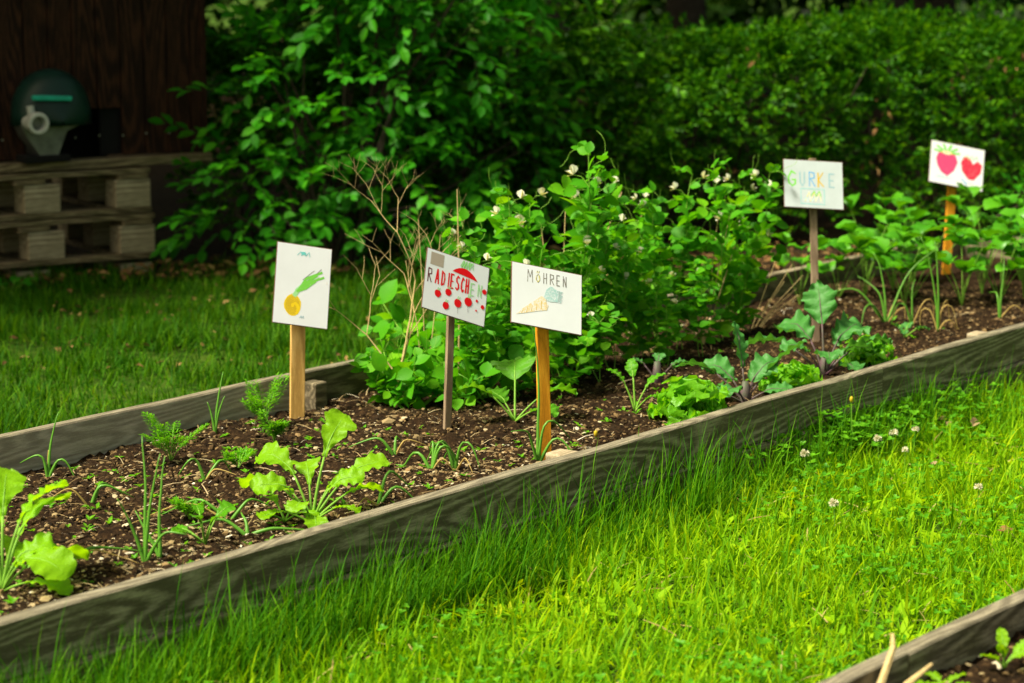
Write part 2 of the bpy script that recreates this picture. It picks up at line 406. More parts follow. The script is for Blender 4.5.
def post(s, t, top, w=.07):
    mb = MB(); mb.box((0, 0, top / 2), (w, w, top)); o = mb.build('post', M['pallet_block'], bed, bevel=.006)
    o.location = B(s, t, 0) - bed.location; o.rotation_euler = (0, 0, math.atan2(A.y, A.x) + .05); return o
for px, py in ((583, 452), (977, 330)):
    s = bst(at(px, py, .24))[0]; post(s, .062, .232)
post(sb + .03, BW - .056, .215, .06).data.materials[0] = M['board_old']
post(-1.9, .062, .225)
bed2 = empty('raised_bed', B(0, G2, 0), label='second raised bed cut off by the bottom right corner of the photo', cat='raised bed')
board(-3.2, sj - .002, G2, -.02, .24, .040, 'back_board', bed2, M['board'], M['board_top'], 8)
board(sj + .002, 2.2, G2 - .003, -.02, .236, .040, 'back_board', bed2, M['board'], M['board_top'], 9)
cross_board(2.2, G2 - 1.3, G2 - .02, -.02, .235, .04, bed2, M['board_old'])

# ---------------------------------------------------------------- soil crumbs and chips
ICO = None
def lumpT(seed, flat=1.0):
    r = np.random.default_rng(seed); t = (1 + 5 ** .5) / 2
    V = np.array([(-1,t,0),(1,t,0),(-1,-t,0),(1,-t,0),(0,-1,t),(0,1,t),(0,-1,-t),(0,1,-t),(t,0,-1),(t,0,1),(-t,0,-1),(-t,0,1)]) / 1.9
    F = np.array([(0,11,5),(0,5,1),(0,1,7),(0,7,10),(0,10,11),(1,5,9),(5,11,4),(11,10,2),(10,7,6),(7,1,8),(3,9,4),(3,4,2),(3,2,6),(3,6,8),(3,8,9),(4,9,5),(2,4,11),(6,2,10),(8,6,7),(9,8,1)])
    V = V * r.uniform(.65, 1.25, V.shape[0])[:, None] * np.array([1, r.uniform(.6, 1), flat])
    return V, F
def scatter3(mb, T, rot, pos):
    V, F = T; N = len(pos)
    W = np.einsum('nij,kj->nki', rot, V) + pos[:, None, :]
    FF = F[None] + (np.arange(N) * len(V))[:, None, None]
    mb.f[3].append(FF.reshape(-1, 3) + mb.n); mb.m[3].append(np.zeros(N * len(F), int)); mb.v.append(W.reshape(-1, 3)); mb.n += N * len(V)
def bed_points(n, s0, s1, t0, t1, zf):
    S = rng.uniform(s0, s1, n); T = rng.uniform(t0, t1, n)
    P = np.array(O)[None] + S[:, None] * np.array(A) + T[:, None] * np.array(N_); P[:, 2] = zf(S, T); return P
mb = MB()
for q in range(6):
    for (n, a, b_) in ((5200, .003, .007), (700, .007, .013)):
        P = bed_points(n, -2.0, 4.2, .03, BW - .03, soil_z); sc = rng.uniform(a, b_, n)
        scatter3(mb, lumpT(q, .7), rots(rng.uniform(0, 6.3, n), rng.uniform(-.5, .5, n), rng.uniform(-.5, .5, n), sc), P)
    n = 700; P = bed_points(n, -2.6, 1.5, G2 - .8, G2 - .03, soil2)
    scatter3(mb, lumpT(q, .7), rots(rng.uniform(0, 6.3, n), 0 * P[:, 0], 0 * P[:, 0], rng.uniform(.003, .011, n)), P)
tag(mb.build('soil_crumbs', M['crumb']), 'loose dark brown crumbs of earth covering the beds', 'soil', kind='stuff')
mb = MB()
for q in range(5):
    n = 420; P = bed_points(n, -2.2, .9, .03, BW - .05, soil_z); P[:, 2] += .003
    scatter3(mb, lumpT(70 + q, .25), rots(rng.uniform(0, 6.3, n), rng.uniform(-.5, .5, n), rng.uniform(-.5, .5, n), .003 + .010 * rng.random(n) ** 3), P)
    n = 620; P = bed_points(n, -2.0, 4.0, .03, BW - .05, soil_z); P[:, 2] += .002
    sc = .002 + .009 * rng.random(n) ** 5; 
    scatter3(mb, lumpT(40 + q, .35), rots(rng.uniform(0, 6.3, n), rng.uniform(-.4, .4, n), rng.uniform(-.4, .4, n), sc), P)
    n = 700; P = bed_points(n, -2.0, .7, .03, .45, soil_z); P[:, 2] += .002
    scatter3(mb, lumpT(50 + q, .35), rots(rng.uniform(0, 6.3, n), rng.uniform(-.4, .4, n), rng.uniform(-.4, .4, n), .002 + .008 * rng.random(n) ** 4), P)
    n = 200; P = bed_points(n, -2.6, 1.5, G2 - .7, G2 - .03, soil2); P[:, 2] += .003
    scatter3(mb, lumpT(60 + q, .3), rots(rng.uniform(0, 6.3, n), rng.uniform(-.4, .4, n), rng.uniform(-.4, .4, n), rng.uniform(.004, .016, n)), P)
n = 2600; P = bed_points(n, -2.2, 3.6, .03, BW - .05, soil_z); P[:, 2] += .006; keep = rng.random(n) < np.clip(1.0 - .22 * (P @ np.array(A) - O.dot(A) + 1), .15, 1); P = P[keep]; n = len(P)
ST = (np.array([(-.03, 0, 0), (.03, 0, 0), (.025, .5, .06), (-.025, .5, .06), (.01, 1, 0), (-.02, 1, 0)]), np.array([(0, 1, 2, 3), (3, 2, 4, 5)]), np.zeros(2, int))
mb.scatter(ST, rots(rng.uniform(0, 6.3, n), rng.uniform(-.15, .3, n), rng.uniform(-.5, .5, n), rng.uniform(.012, .06, n)), P)
tag(mb.build('wood_chips', M['chip']), 'pale wood chips and grit scattered over the brown soil', 'wood chips', kind='stuff')

# a few stones and bark pieces that stand out
for px, py, sz, lab in ((200, 475, .018, 'pale stone on the soil left of the broad radish leaves'), (388, 424, .026, 'flat pale bark piece between the first two picture signs'),
                        (187, 487, .012, 'small pale stone just below the larger pale stone on the left'), (45, 601, .016, 'whitish stone close to the front board at the far left')):
    mbx = MB(); V, F = lumpT(int(px), .45); mbx.add(V * sz, None, F); o = mbx.build('stone', M['chip'], smooth=False, loc=SP(px, py) + Vector((0, 0, sz * .2)))
    tag(o, lab, 'stone')

# ---------------------------------------------------------------- grass
def blades(mb, P, L, Wd, seed=0, lean=.5):
    """P (n,3) roots; each blade is a bent tapering strip of 4 segments"""
    r = np.random.default_rng(seed); n = len(P); K = 4
    yaw = r.uniform(0, 2 * math.pi, n); wy = yaw + math.pi / 2 + r.uniform(-.5, .5, n)
    le = np.abs(r.normal(0, lean, n)).clip(0, 1.5); bend = r.uniform(.1, 1.3, n)
    V = np.zeros((n, K * 2 + 1, 3)); p = P.copy()
    for k in range(K + 1):
        w_ = Wd * (1 - (k / K) ** 1.6) / 2
        sd_ = np.stack([np.cos(wy) * w_, np.sin(wy) * w_, 0 * w_], -1)
        if k < K: V[:, 2 * k] = p - sd_; V[:, 2 * k + 1] = p + sd_
        else: V[:, 2 * K] = p
        a = le + bend * (k / K) ** 1.3
        st = L / K
        p = p + np.stack([np.cos(yaw) * np.sin(a) * st, np.sin(yaw) * np.sin(a) * st, np.cos(a) * st], -1)
    b0 = (np.arange(n) * (2 * K + 1))[:, None]
    F4 = np.concatenate([b0 + np.array([[2*k, 2*k+1, 2*k+3, 2*k+2]]) for k in range(K - 1)])
    F3 = b0 + np.array([[2*K-2, 2*K-1, 2*K]])
    mb.add(V.reshape(-1, 3), F4, F3)
def lawn_pts(n, s0, s1, t0, t1):
    S = rng.uniform(s0, s1, n); T = rng.uniform(t0, t1, n)
    P = np.array(O)[None] + S[:, None] * np.array(A) + T[:, None] * np.array(N_); P[:, 2] = 0; return P, S, T
mb = MB()
n = 140000; P, S, T = lawn_pts(n, -2.6, 4.6, G2 + .02, -.03)
d = vnoise(S * .7, T * .7, 31); d = d * .6 + .4 * vnoise(S * 4, T * 4, 35); keep = rng.random(n) < (.55 + .35 * d + .3 * np.exp(T / .12)); P, S, T, d = P[keep], S[keep], T[keep], d[keep]
L = (.035 + .05 * rng.random(len(P)) + .022 * d.clip(-1, 1) + .05 * np.exp(T / .15)).clip(.02, .2)
blades(mb, P, L * rng.choice([.8, 1, 1.25], len(P)), rng.uniform(.003, .009, len(P)), 1, 1.0)
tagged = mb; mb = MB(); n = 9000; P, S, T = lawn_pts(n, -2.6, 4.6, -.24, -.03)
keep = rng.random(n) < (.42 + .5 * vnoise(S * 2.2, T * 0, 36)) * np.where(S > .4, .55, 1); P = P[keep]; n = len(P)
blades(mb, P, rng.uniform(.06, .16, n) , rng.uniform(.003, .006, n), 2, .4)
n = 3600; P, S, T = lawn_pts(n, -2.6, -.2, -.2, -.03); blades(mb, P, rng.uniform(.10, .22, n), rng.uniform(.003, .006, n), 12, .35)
tall_mb = mb; mb = tagged
n = 3500; P, S, T = lawn_pts(n, -2.6, 4.6, G2 + .02, -.03)
blades(mb, P, rng.uniform(.08, .14, n), rng.uniform(.005, .010, n), 3, .6)
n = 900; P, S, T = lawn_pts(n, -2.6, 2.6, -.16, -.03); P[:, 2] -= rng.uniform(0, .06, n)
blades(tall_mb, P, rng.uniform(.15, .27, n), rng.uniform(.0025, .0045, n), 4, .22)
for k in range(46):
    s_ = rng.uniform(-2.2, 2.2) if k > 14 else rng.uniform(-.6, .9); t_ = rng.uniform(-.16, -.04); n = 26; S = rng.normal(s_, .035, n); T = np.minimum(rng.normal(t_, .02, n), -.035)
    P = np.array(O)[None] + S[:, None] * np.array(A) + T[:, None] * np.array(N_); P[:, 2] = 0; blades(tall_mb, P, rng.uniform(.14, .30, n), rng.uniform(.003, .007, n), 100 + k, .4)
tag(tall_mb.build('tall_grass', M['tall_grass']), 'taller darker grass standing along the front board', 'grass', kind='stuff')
tag(mb.build('lawn_grass', M['grass']), 'bright yellow-green lawn grass between the two raised beds', 'grass', kind='stuff')
mb = MB()
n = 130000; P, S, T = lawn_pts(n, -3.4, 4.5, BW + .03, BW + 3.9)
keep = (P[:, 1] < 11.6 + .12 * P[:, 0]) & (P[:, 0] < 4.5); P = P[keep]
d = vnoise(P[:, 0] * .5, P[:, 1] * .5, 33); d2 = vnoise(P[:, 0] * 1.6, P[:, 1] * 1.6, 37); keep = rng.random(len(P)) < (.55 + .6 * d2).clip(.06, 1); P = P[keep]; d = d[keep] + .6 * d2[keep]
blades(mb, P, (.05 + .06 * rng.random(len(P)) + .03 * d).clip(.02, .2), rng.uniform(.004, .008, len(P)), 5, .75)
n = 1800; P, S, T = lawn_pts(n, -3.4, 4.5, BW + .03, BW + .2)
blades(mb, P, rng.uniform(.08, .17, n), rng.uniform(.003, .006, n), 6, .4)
tag(mb.build('back_lawn_grass', M['grass_shade_tint']), 'grass behind the raised bed, tree shade put into its darker colour', 'grass', kind='stuff')

# clover and broad-leaved weeds in the lawn
def roundT(k=6, mi=0):
    th = np.linspace(-math.pi / 2, math.pi * 1.5, k, endpoint=False)
    V = [(0, .5, -.06)] + [(.42 * math.cos(a), .5 + .5 * math.sin(a), .05 * math.cos(a) ** 2) for a in th]
    F = [(0, 1 + q, 1 + (q + 1) % k, 1 + (q + 2) % k) for q in range(0, k, 2)]
    return np.array(V), np.array(F), np.full(len(F), mi)
TRI = merge([xform(roundT(), R(a), R(12), 0, 1, (0, 0, 0)) for a in (90, 210, 330)])
mb = MB()
c0 = bst(at(835, 452, 0)); c1 = bst(at(900, 425, 0)); 
def clump(mb, n, s, t, rs, rt, zlo, zhi, a, b_):
    S = rng.normal(s, rs, n); T = np.minimum(rng.normal(t, rt, n), -.035); P = np.array(O)[None] + S[:, None] * np.array(A) + T[:, None] * np.array(N_)
    P[:, 2] = rng.uniform(zlo, zhi, n)
    mb.scatter(TRI, rots(rng.uniform(0, 6.3, n), rng.uniform(-.4, .4, n), rng.uniform(-.4, .4, n), rng.uniform(a, b_, n)), P)
clump(mb, 1300, c0[0], c0[1] + .02, .30, .12, .05, .125, .011, .020)
clump(mb, 600, c1[0], c1[1], .25, .10, .05, .12, .010, .019)
c = bst(at(768, 452, 0)); clump(mb, 110, c[0], -.06, .05, .03, .03, .17, .010, .018)
for k in range(40):
    s_ = rng.uniform(-2, 4); t_ = rng.uniform(G2 + .1, -.1); clump(mb, 60, s_, t_, .10, .09, .03, .085, .008, .016)
tag(mb.build('clover_patch', M['clover']), 'patch of three-leaved clover growing in the lawn beside the front board', 'clover', kind='stuff')
n = 1300; P, S, T = lawn_pts(n, -2.6, 4.6, G2 + .02, -.03); P[:, 2] = .018
mb = MB(); mb.scatter(ST, rots(rng.uniform(0, 6.3, n), rng.uniform(-.1, .5, n), rng.uniform(-.5, .5, n), rng.uniform(.03, .09, n)), P)
M['straw'] = island_mat('straw', [(0, (.16, .12, .03)), (1, (.36, .32, .10))])
tag(mb.build('dead_grass', M['straw']), 'dry straw-coloured grass blades lying in the front lawn', 'dry grass', kind='stuff')
mb = MB(); LT = leafT(1, .34, 4, .12, .35, p=.8)
n = 4200; P, S, T = lawn_pts(n, -2.4, 3.6, G2 + .05, -.06); P[:, 2] = .015
c = 900; cs = rng.integers(0, c, n); P[:, :2] = P[cs, :2] + rng.normal(0, .006, (n, 2))
mb.scatter(LT, rots(rng.uniform(0, 6.3, n), rng.uniform(.2, 1.1, n), rng.uniform(-.5, .5, n), rng.uniform(.025, .06, n)), P)
tag(mb.build('lawn_weeds', M['grass'], smooth=True), 'broad-leaved weeds mixed into the front lawn', 'weeds', kind='stuff')
# dead leaves under the hedge and on the lawn
mb = MB(); LT = leafT(1, .5, 2, .25, .1)
n = 700; P = np.stack([rng.uniform(-3.6, 1.2, n), rng.uniform(8.6, 11, n), rng.uniform(.01, .03, n)], -1)
mb.scatter(LT, rots(rng.uniform(0, 6.3, n), rng.uniform(-.5, .5, n), rng.uniform(-.7, .7, n), rng.uniform(.02, .05, n)), P)
n = 2600; P = np.stack([rng.uniform(-3.2, 7, n), np.zeros(n), np.zeros(n)], -1); P[:, 1] = 10.9 + .12 * (P[:, 0] + 2) + np.abs(rng.normal(0, .45, n)); P[:, 2] = .03 + .02 * rng.random(n)
mb.scatter(LT, rots(rng.uniform(0, 6.3, n), rng.uniform(-.5, .5, n), rng.uniform(-.7, .7, n), rng.uniform(.03, .07, n)), P)
tag(mb.build('leaf_litter', M['litter']), 'brown dead leaves lying along the foot of the hedge', 'leaf litter', kind='stuff')
for px, py, lab in ((945, 437, 'crumpled pale dry leaf on the lawn at the right'), (975, 438, 'second dry leaf on the lawn nearer the right edge of the photo'),
                    (930, 478, 'dry straw-coloured leaf lying in the middle of the right lawn'), (1008, 552, 'small reddish dead leaf near the second bed')):
    mb = MB(); mb.scatter(leafT(1, .6, 4, .35, .3), rots(rng.uniform(0, 6.3, 2), .2, .4, np.array([.05, .035])), np.array([(0, 0, .05), (.01, .01, .055)]))
    tag(mb.build('dead_leaf', M['litter'] if px > 1000 else M['chip'], loc=at(px, py, 0)), lab, 'dead leaf')

# clover flower heads
def make_clover():
    root = empty('clover_flower')
    m1 = MB(); m1.tube([(0, 0, 0), (.006, 0, .05), (.004, .003, .1)], .0012, 5); m1.build('stem', M['stem'], root)
    m2 = MB(); LT = leafT(1, .3, 2, .3, -.2)
    n = 90; th = rng.uniform(0, 6.3, n); el = np.arcsin(rng.uniform(-.5, 1, n))
    dirs = np.stack([np.cos(el) * np.cos(th), np.cos(el) * np.sin(th), np.sin(el)], -1)
    m2.scatter(LT, rots(th, el, rng.uniform(-3, 3, n), .011), np.array((.004, .003, .1)) + dirs * .003)
    m2.build('flower_head', M['clover_head'], root); return root
cf = [(804, 463, 'white clover flower lowest and leftmost in the clover patch'), (877, 444, 'left white clover flower of the upper pair above the clover patch'),
      (894, 440, 'right white clover flower of the upper pair above the clover patch'), (903, 450, 'largest white clover flower at the right of the clover patch'),
      (916, 432, 'small clover flower farthest back beside the front board'), (979, 494, 'lone white clover flower on the lawn at the right'),
      (833, 516, 'single yellowish clover flower in the middle of the lawn'), (806, 420, 'clover flower held against the front board planks')]
c0_ = make_clover()
for k, (px, py, lab) in enumerate(cf):
    o = c0_ if k == 0 else copy_tree(c0_); h = .1 * rng.uniform(.8, 1.1)
    o.location = at(px, py + 28, 0); o.rotation_euler = (0, 0, rng.uniform(0, 6)); o.scale = [h / .1] * 3
    tag(o, lab, 'flower', 'clover flowers in the lawn')
def make_bud(k):
    root = empty('wildflower')
    h = .2; m1 = MB(); m1.tube([(0, 0, 0), (.004, .002, h * .5), (.01 * (k - 1), .004, h)], .0013, 5); m1.build('stem', M['stem'], root)
    m2 = MB(); m2.tube([(.01 * (k - 1), .004, h + q) for q in (-.004, 0, .005, .011, .014)], [.002, .005, .006, .0055, .002], 8)
    m2.build('bud', M['yellow_bud'], root, smooth=True); return root
for k, (px, py, s_, lab) in enumerate(((599, 505, 1.0, 'tallest thin-stemmed yellow bud rising before the front board'), (617, 500, .85, 'thin-stemmed bud just right of the tallest one'),
                       (665, 498, .8, 'short-stemmed yellow bud between the tall bud and the clover'), (512, 560, .9, 'yellow bud on a thin stem below the carrot sign'),
                       (850, 470, 1.05, 'yellow bud on a thin stem above the clover patch'), (570, 520, .7, 'short yellow bud in front of the front board, left of the tallest'),
                       (755, 490, .5, 'low yellow bud left of the clover patch'))):
    o = make_bud(k % 3); o.location = at(px, py, 0); o.scale = (1, 1, s_)
    tag(o, lab, 'flower', 'yellow buds on thin stems by the board')

# ---------------------------------------------------------------- picture signs
def crayon(name, c, cover=.85, sc=210):
    m, nt, b = mat(name, .8, .1); n = noise(nt, sc, 5, .7, coords(nt))
    r = ramp(nt, [(max(0, .95 - cover + .02), (.81, .84, .90)), (max(.04, .95 - cover + .22), c)]); nt.links.new(n.outputs['Fac'], r.inputs[0]); nt.links.new(r.outputs[0], b.inputs['Base Color']); return m
C = dict(red=crayon('red_marker', (.75, .008, .012), .95), dark=crayon('brown_marker', (.12, .02, .03), .85), pgreen=crayon('pale_green_crayon', (.36, .72, .32), .75),
         green=crayon('green_crayon', (.20, .62, .08), .78), yellow=crayon('yellow_crayon', (.85, .62, .02), .9), ochre=crayon('ochre_crayon', (.62, .42, .03), .85),
         blue=crayon('pale_blue_crayon', (.40, .64, .66), .62), grey=crayon('pencil', (.22, .20, .19), .72), cream=crayon('cream_crayon', (.86, .66, .34), .60),
         pink=crayon('pink_crayon', (.82, .07, .20), .8), rose=crayon('red_crayon', (.78, .03, .07), .74), sky=crayon('blue_pencil', (.12, .38, .72), .8),
         teal=crayon('teal_crayon', (.15, .60, .60), .7), patch=crayon('grey_patch', (.42, .36, .30), .8), lemon=crayon('lemon_crayon', (.80, .72, .12), .6), pgrey=crayon('faint_blue_crayon', (.30, .48, .55), .75))
m, nt, b = mat('drawing_paper', .6, .25)
n1 = noise(nt, 9, 4, .6, coords(nt)); r = ramp(nt, [(.3, (.76, .79, .85)), (.7, (.82, .85, .92))]); nt.links.new(n1.outputs['Fac'], r.inputs[0]); nt.links.new(r.outputs[0], b.inputs['Base Color']); M['paper'] = m
M['paper_old'] = plain('faded_paper', (.55, .62, .66), .6, (.46, .53, .55), 9)
M['backing'] = plain('sign_backing', (.22, .12, .08), .7)
GL = {'R': [[(0,0),(0,1)],[(0,1),(.55,.95),(.6,.62),(0,.5)],[(.15,.5),(.65,0)]], 'A': [[(0,0),(.33,1),(.66,0)],[(.12,.35),(.55,.35)]], 'D': [[(0,0),(0,1),(.45,.85),(.6,.5),(.45,.12),(0,0)]],
      'I': [[(.1,0),(.1,1)]], 'E': [[(.5,1),(0,1),(0,0),(.5,0)],[(0,.5),(.42,.5)]], 'S': [[(.55,.9),(.3,1),(.05,.8),(.1,.58),(.5,.42),(.55,.15),(.3,0),(0,.1)]],
      'C': [[(.5,.88),(.25,1),(0,.6),(.05,.2),(.3,0),(.52,.12)]], 'H': [[(0,0),(0,1)],[(.5,0),(.5,1)],[(0,.5),(.5,.5)]], 'N': [[(0,0),(0,1),(.5,0),(.5,1)]],
      'M': [[(0,0),(.05,1),(.35,.4),(.62,1),(.7,0)]], 'O': [[(.3,1),(.05,.75),(.02,.3),(.3,0),(.55,.3),(.52,.75),(.3,1)],[(.15,1.22),(.17,1.36)],[(.42,1.22),(.44,1.36)]],
      'G': [[(.6,.85),(.3,1),(.02,.6),(.05,.2),(.35,0),(.6,.15),(.62,.42),(.35,.42)]], 'U': [[(0,1),(.02,.25),(.25,0),(.48,.25),(.5,1)]], 'K': [[(0,0),(0,1)],[(.5,1),(0,.45),(.55,0)]]}
class Draw:
    """ink on the paper: u to the right, v up, both in metres from the paper's centre"""
    def __init__(s, root, w, h): s.root = root; s.w = w; s.h = h; s.layers = 0; s.by = {}
    def mb(s, key): return s.by.setdefault(key, MB())
    def z(s): s.layers += 1; return -.0020 - .00002 * s.layers
    def stroke(s, key, pts, wd):
        pts = np.array(pts, float) * (s.w, s.h); z = s.z(); V = []
        F = []
        for k in range(len(pts) - 1):
            a, b_ = pts[k], pts[k + 1]; t = (b_ - a) / (np.linalg.norm(b_ - a) + 1e-9); e = t * wd * .35; q = np.array((-t[1], t[0])) * wd / 2; w0, w1 = random.uniform(.8, 1.15), random.uniform(.8, 1.15); zz = z - .000002 * k
            n0 = len(V); V += [(a[0] - e[0] + q[0] * w0, zz, a[1] - e[1] + q[1] * w0), (a[0] - e[0] - q[0] * w0, zz, a[1] - e[1] - q[1] * w0), (b_[0] + e[0] - q[0] * w1, zz, b_[1] + e[1] - q[1] * w1), (b_[0] + e[0] + q[0] * w1, zz, b_[1] + e[1] + q[1] * w1)]; F.append((n0, n0 + 1, n0 + 2, n0 + 3))
        s.mb(key).add(V, F)
    def blob(s, key, pts):
        pts = np.array(pts, float) * (s.w, s.h); z = s.z(); c = pts.mean(0); n = len(pts)
        V = [(c[0], z, c[1])] + [(p[0], z, p[1]) for p in pts]
        s.mb(key).add(V, None, [(0, 1 + k, 1 + (k + 1) % n) for k in range(n)])
    def disc(s, key, u, v, ru, rv, n=16, j=.06, rot=0):
        s.blob(key, [(u + ru * math.cos(a + rot) * random.uniform(1 - j, 1 + j), v + rv * math.sin(a) * random.uniform(1 - j, 1 + j)) for a in np.linspace(0, 2 * math.pi, n, endpoint=False)])
    def text(s, key, word, u, v, cw, ch, wd, slope=0, grow=0):
        for k, c in enumerate(word):
            for g_ in GL[c]:
                j = random.uniform(-.02, .02)
                s.stroke(key, [(u + (k + x * .85) * cw, v + slope * k * cw + (y + j) * (ch + grow * k)) for x, y in g_], wd)
    def scribble(s, key, u0, u1, v0, v1, n, wd, slant=.1):
        pts = []
        for k in range(n): 
            f = k / (n - 1); pts.append((u0 + (u1 - u0) * f + (slant if k % 2 else 0) * (u1 - u0), v1 if k % 2 else v0))
        s.stroke(key, pts, wd)
    def done(s, names):
        for key, mbx in s.by.items(): mbx.build(names.get(key, 'drawing'), C[key], s.root)

cp, sp = math.cos(PITCH), math.sin(PITCH)
def sign(name_label, base_px, cpx, u2, v2, uz, vz, stakew, stake_m, stake_top_px, paper='paper', th=.012):
    base = SP(*base_px); depth = base.y * cp + (CAMH - base.z) * sp       # distance along the view axis
    px = depth / FPX
    def cam2w(x, y, d): return Vector((x, d * cp + y * sp, y * cp - d * sp))   # right, up, away -> world axes
    ctr = Vector((0, 0, CAMH)) + cam2w((cpx[0] - 512) * px, -(cpx[1] - 341.5) * px, depth)
    u = cam2w(u2[0] * px, u2[1] * px, uz * px); v = cam2w(v2[0] * px, v2[1] * px, vz * px)
    w_, h_ = u.length, v.length; u.normalize(); v = (v - u * v.dot(u)).normalized(); nrm = u.cross(v)   # towards the camera
    root = empty('picture_sign', base, label=name_label, cat='sign', group='hand-drawn picture signs in the raised bed')
    Rm = Matrix((u, -nrm, v)).transposed()
    # stake runs from the soil up behind the paper
    top = Vector((0, 0, CAMH)) + cam2w((stake_top_px[0] - 512) * px, -(stake_top_px[1] - 341.5) * px, depth)
    # keep the stake behind the plane of the paper
    off = (ctr - top).dot(nrm); top = top + nrm * (off - .004 - th / 2)
    d = (top - base); bot = base - d.normalized() * .12
    yax = (-nrm - d.normalized() * (-nrm).dot(d.normalized())).normalized(); zax = d.normalized(); xax = yax.cross(zax)
    mb = MB(); H = (top - bot).length; mb.box((0, 0, H / 2), (stakew, th, H))
    st = mb.build('stake', stake_m, root, bevel=.0015); st.matrix_local = Matrix.Translation(bot - base) @ Matrix((xax, yax, zax)).transposed().to_4x4()
    mb = MB(); mb.box((0, 0, 0), (w_ + .004, .002, h_ + .004)); bk = mb.build('backing', M['backing'], root)
    bk.matrix_local = Matrix.Translation(ctr - base) @ Rm.to_4x4()
    # the sheet, slightly wavy
    n = 14; V = []; F = []
    for i in range(n):
        for j in range(n):
            a, c_ = i / (n - 1) - .5, j / (n - 1) - .5
            V.append((a * w_, -.0018, c_ * h_))
    for i in range(n - 1):
        for j in range(n - 1): q = i * n + j; F.append((q, q + n, q + n + 1, q + 1))
    mb = MB(); mb.add(V, F); mb.add([(x, -.0012, z) for x, y, z in V], F)
    pp = mb.build('paper', M[paper], root); pp.matrix_local = Matrix.Translation(ctr - base) @ Rm.to_4x4()
    return root, pp, w_, h_
# sign 1: an onion
r_, pp, w_, h_ = sign('upright sign with a yellow onion and green leaves, on a pale wooden stake', (297, 418), (302.3, 285.5), (52, -7), (3.3, 80), 23, 16, .046, M['stake_pale'], (302, 243))
D = Draw(pp, w_, h_)
D.disc('yellow', -.16, -.26, .155, .14); 
for k in range(5): D.stroke('ochre', [(-.16 + .125 * math.cos(a) * (1 - k * .17), -.26 + .115 * math.sin(a) * (1 - k * .17)) for a in np.linspace(.3 * k, 5.2 + .3 * k, 12)], .003)
D.stroke('pgreen', [(-.13, -.13), (-.08, -.07), (.0, -.01)], .016)
for e, q in (((.34, .19), .007), ((.25, .14), .009), ((.38, .13), .006), ((.22, .07), .009), ((.30, .11), .008)):
    D.stroke('green', [(-.08, -.08), (.06, e[1] - .10), e], q)
D.stroke('grey', [(.0, .07), (.12, .15), (.2, .2)], .0015); D.stroke('grey', [(.25, .17), (.33, .23)], .0015)
D.disc('teal', -.02, .40, .05, .02); D.scribble('teal', -.13, .1, .37, .42, 7, .0018); D.scribble('pgrey', -.02, .06, -.41, -.38, 5, .0015)
D.done({})
# sign 2: radishes
r_, pp, w_, h_ = sign('tilted sign reading RADIESCHEN with red dots, on a thin grey stake', (447, 428), (455.7, 287.5), (60.5, -19.5), (5.5, 59), 40, 21, .023, M['stake_grey'], (460, 256))
D = Draw(pp, w_, h_)
D.blob('patch', [(-.44, .46), (-.23, .46), (-.23, .25), (-.44, .25)])
D.text('dark', 'R', -.455, -.045, .10, .22, .0034)
for c_, u in zip('ADIESCH', (-.335, -.235, -.135, -.09, -.005, .08, .155)): D.text('red', c_, u, -.035, .088, .23, .0050)
D.text('pgreen', 'EN', .235, -.05, .12, .20, .0034, slope=.15)
D.blob('red', [(-.08 + .41 * f, .255 - .05 * f + .125 * math.sin(math.pi * f) ** .8) for f in np.linspace(0, 1, 14)] + [(.2, .225), (.05, .24)])
D.scribble('green', .06, .20, .36, .48, 8, .003); D.scribble('pgreen', .04, .24, .38, .49, 9, .003)
for u, v, r2_, g_ in ((-.277, -.197, .052, 1), (-.115, -.122, .05, 1), (-.137, -.355, .052, 1), (.049, -.252, .058, 1), (.212, -.177, .062, 1), (.348, -.116, .020, 0), (.35, -.278, .014, 0), (.455, .075, .036, 0), (.447, -.188, .030, 0)):
    D.disc('red', u, v, r2_, r2_ * 1.22)
    if g_: D.stroke('pgreen', [(u - .01, v + r2_ * 1.15), (u + .0, v + r2_ * 1.9)], .0028); D.stroke('pgreen', [(u + .01, v + r2_ * 1.15), (u + .03, v + r2_ * 1.8)], .0028)
for u, v in ((.049, -.32), (.212, -.25)): D.stroke('grey', [(u, v), (u + .01, v - .10)], .0012)
D.done({'dark': 'lettering'})
# sign 3: carrot
r_, pp, w_, h_ = sign('sign reading MÖHREN above a pale carrot, on a bright orange stake', (545, 460), (546.6, 298.5), (70, -13), (1, 60), 36, 20, .037, M['stake_orange'], (547, 264))
D = Draw(pp, w_, h_)
D.text('grey', 'M', -.28, .22, .12, .20, .0024); D.text('lemon', 'O', -.16, .24, .10, .13, .0032); D.text('grey', 'O', -.155, .235, .11, .14, .0016); D.text('grey', 'HREN', -.05, .24, .094, .17, .0024, slope=.02)
D.blob('cream', [(-.44, -.36), (-.34, -.24), (-.2, -.10), (-.08, .02), (-.04, .0), (.02, -.12), (.0, -.2), (-.12, -.24), (-.28, -.3)])
for k in range(6): D.stroke('ochre', [(-.36 + .07 * k, -.32 + .03 * k), (-.34 + .065 * k, -.27 + .05 * k)], .0015)
D.blob('blue', [(-.045, .01), (-.01, .14), (.05, .21), (.11, .19), (.17, .13), (.165, .05), (.15, -.03), (.06, -.05), (.0, -.04)])
for k in range(9): D.stroke('blue', [(.0 + .004 * k, -.03 + .025 * k), (.20 + .01 * (k % 3), -.03 + .022 * k)], .0022)
D.done({'grey': 'lettering'})
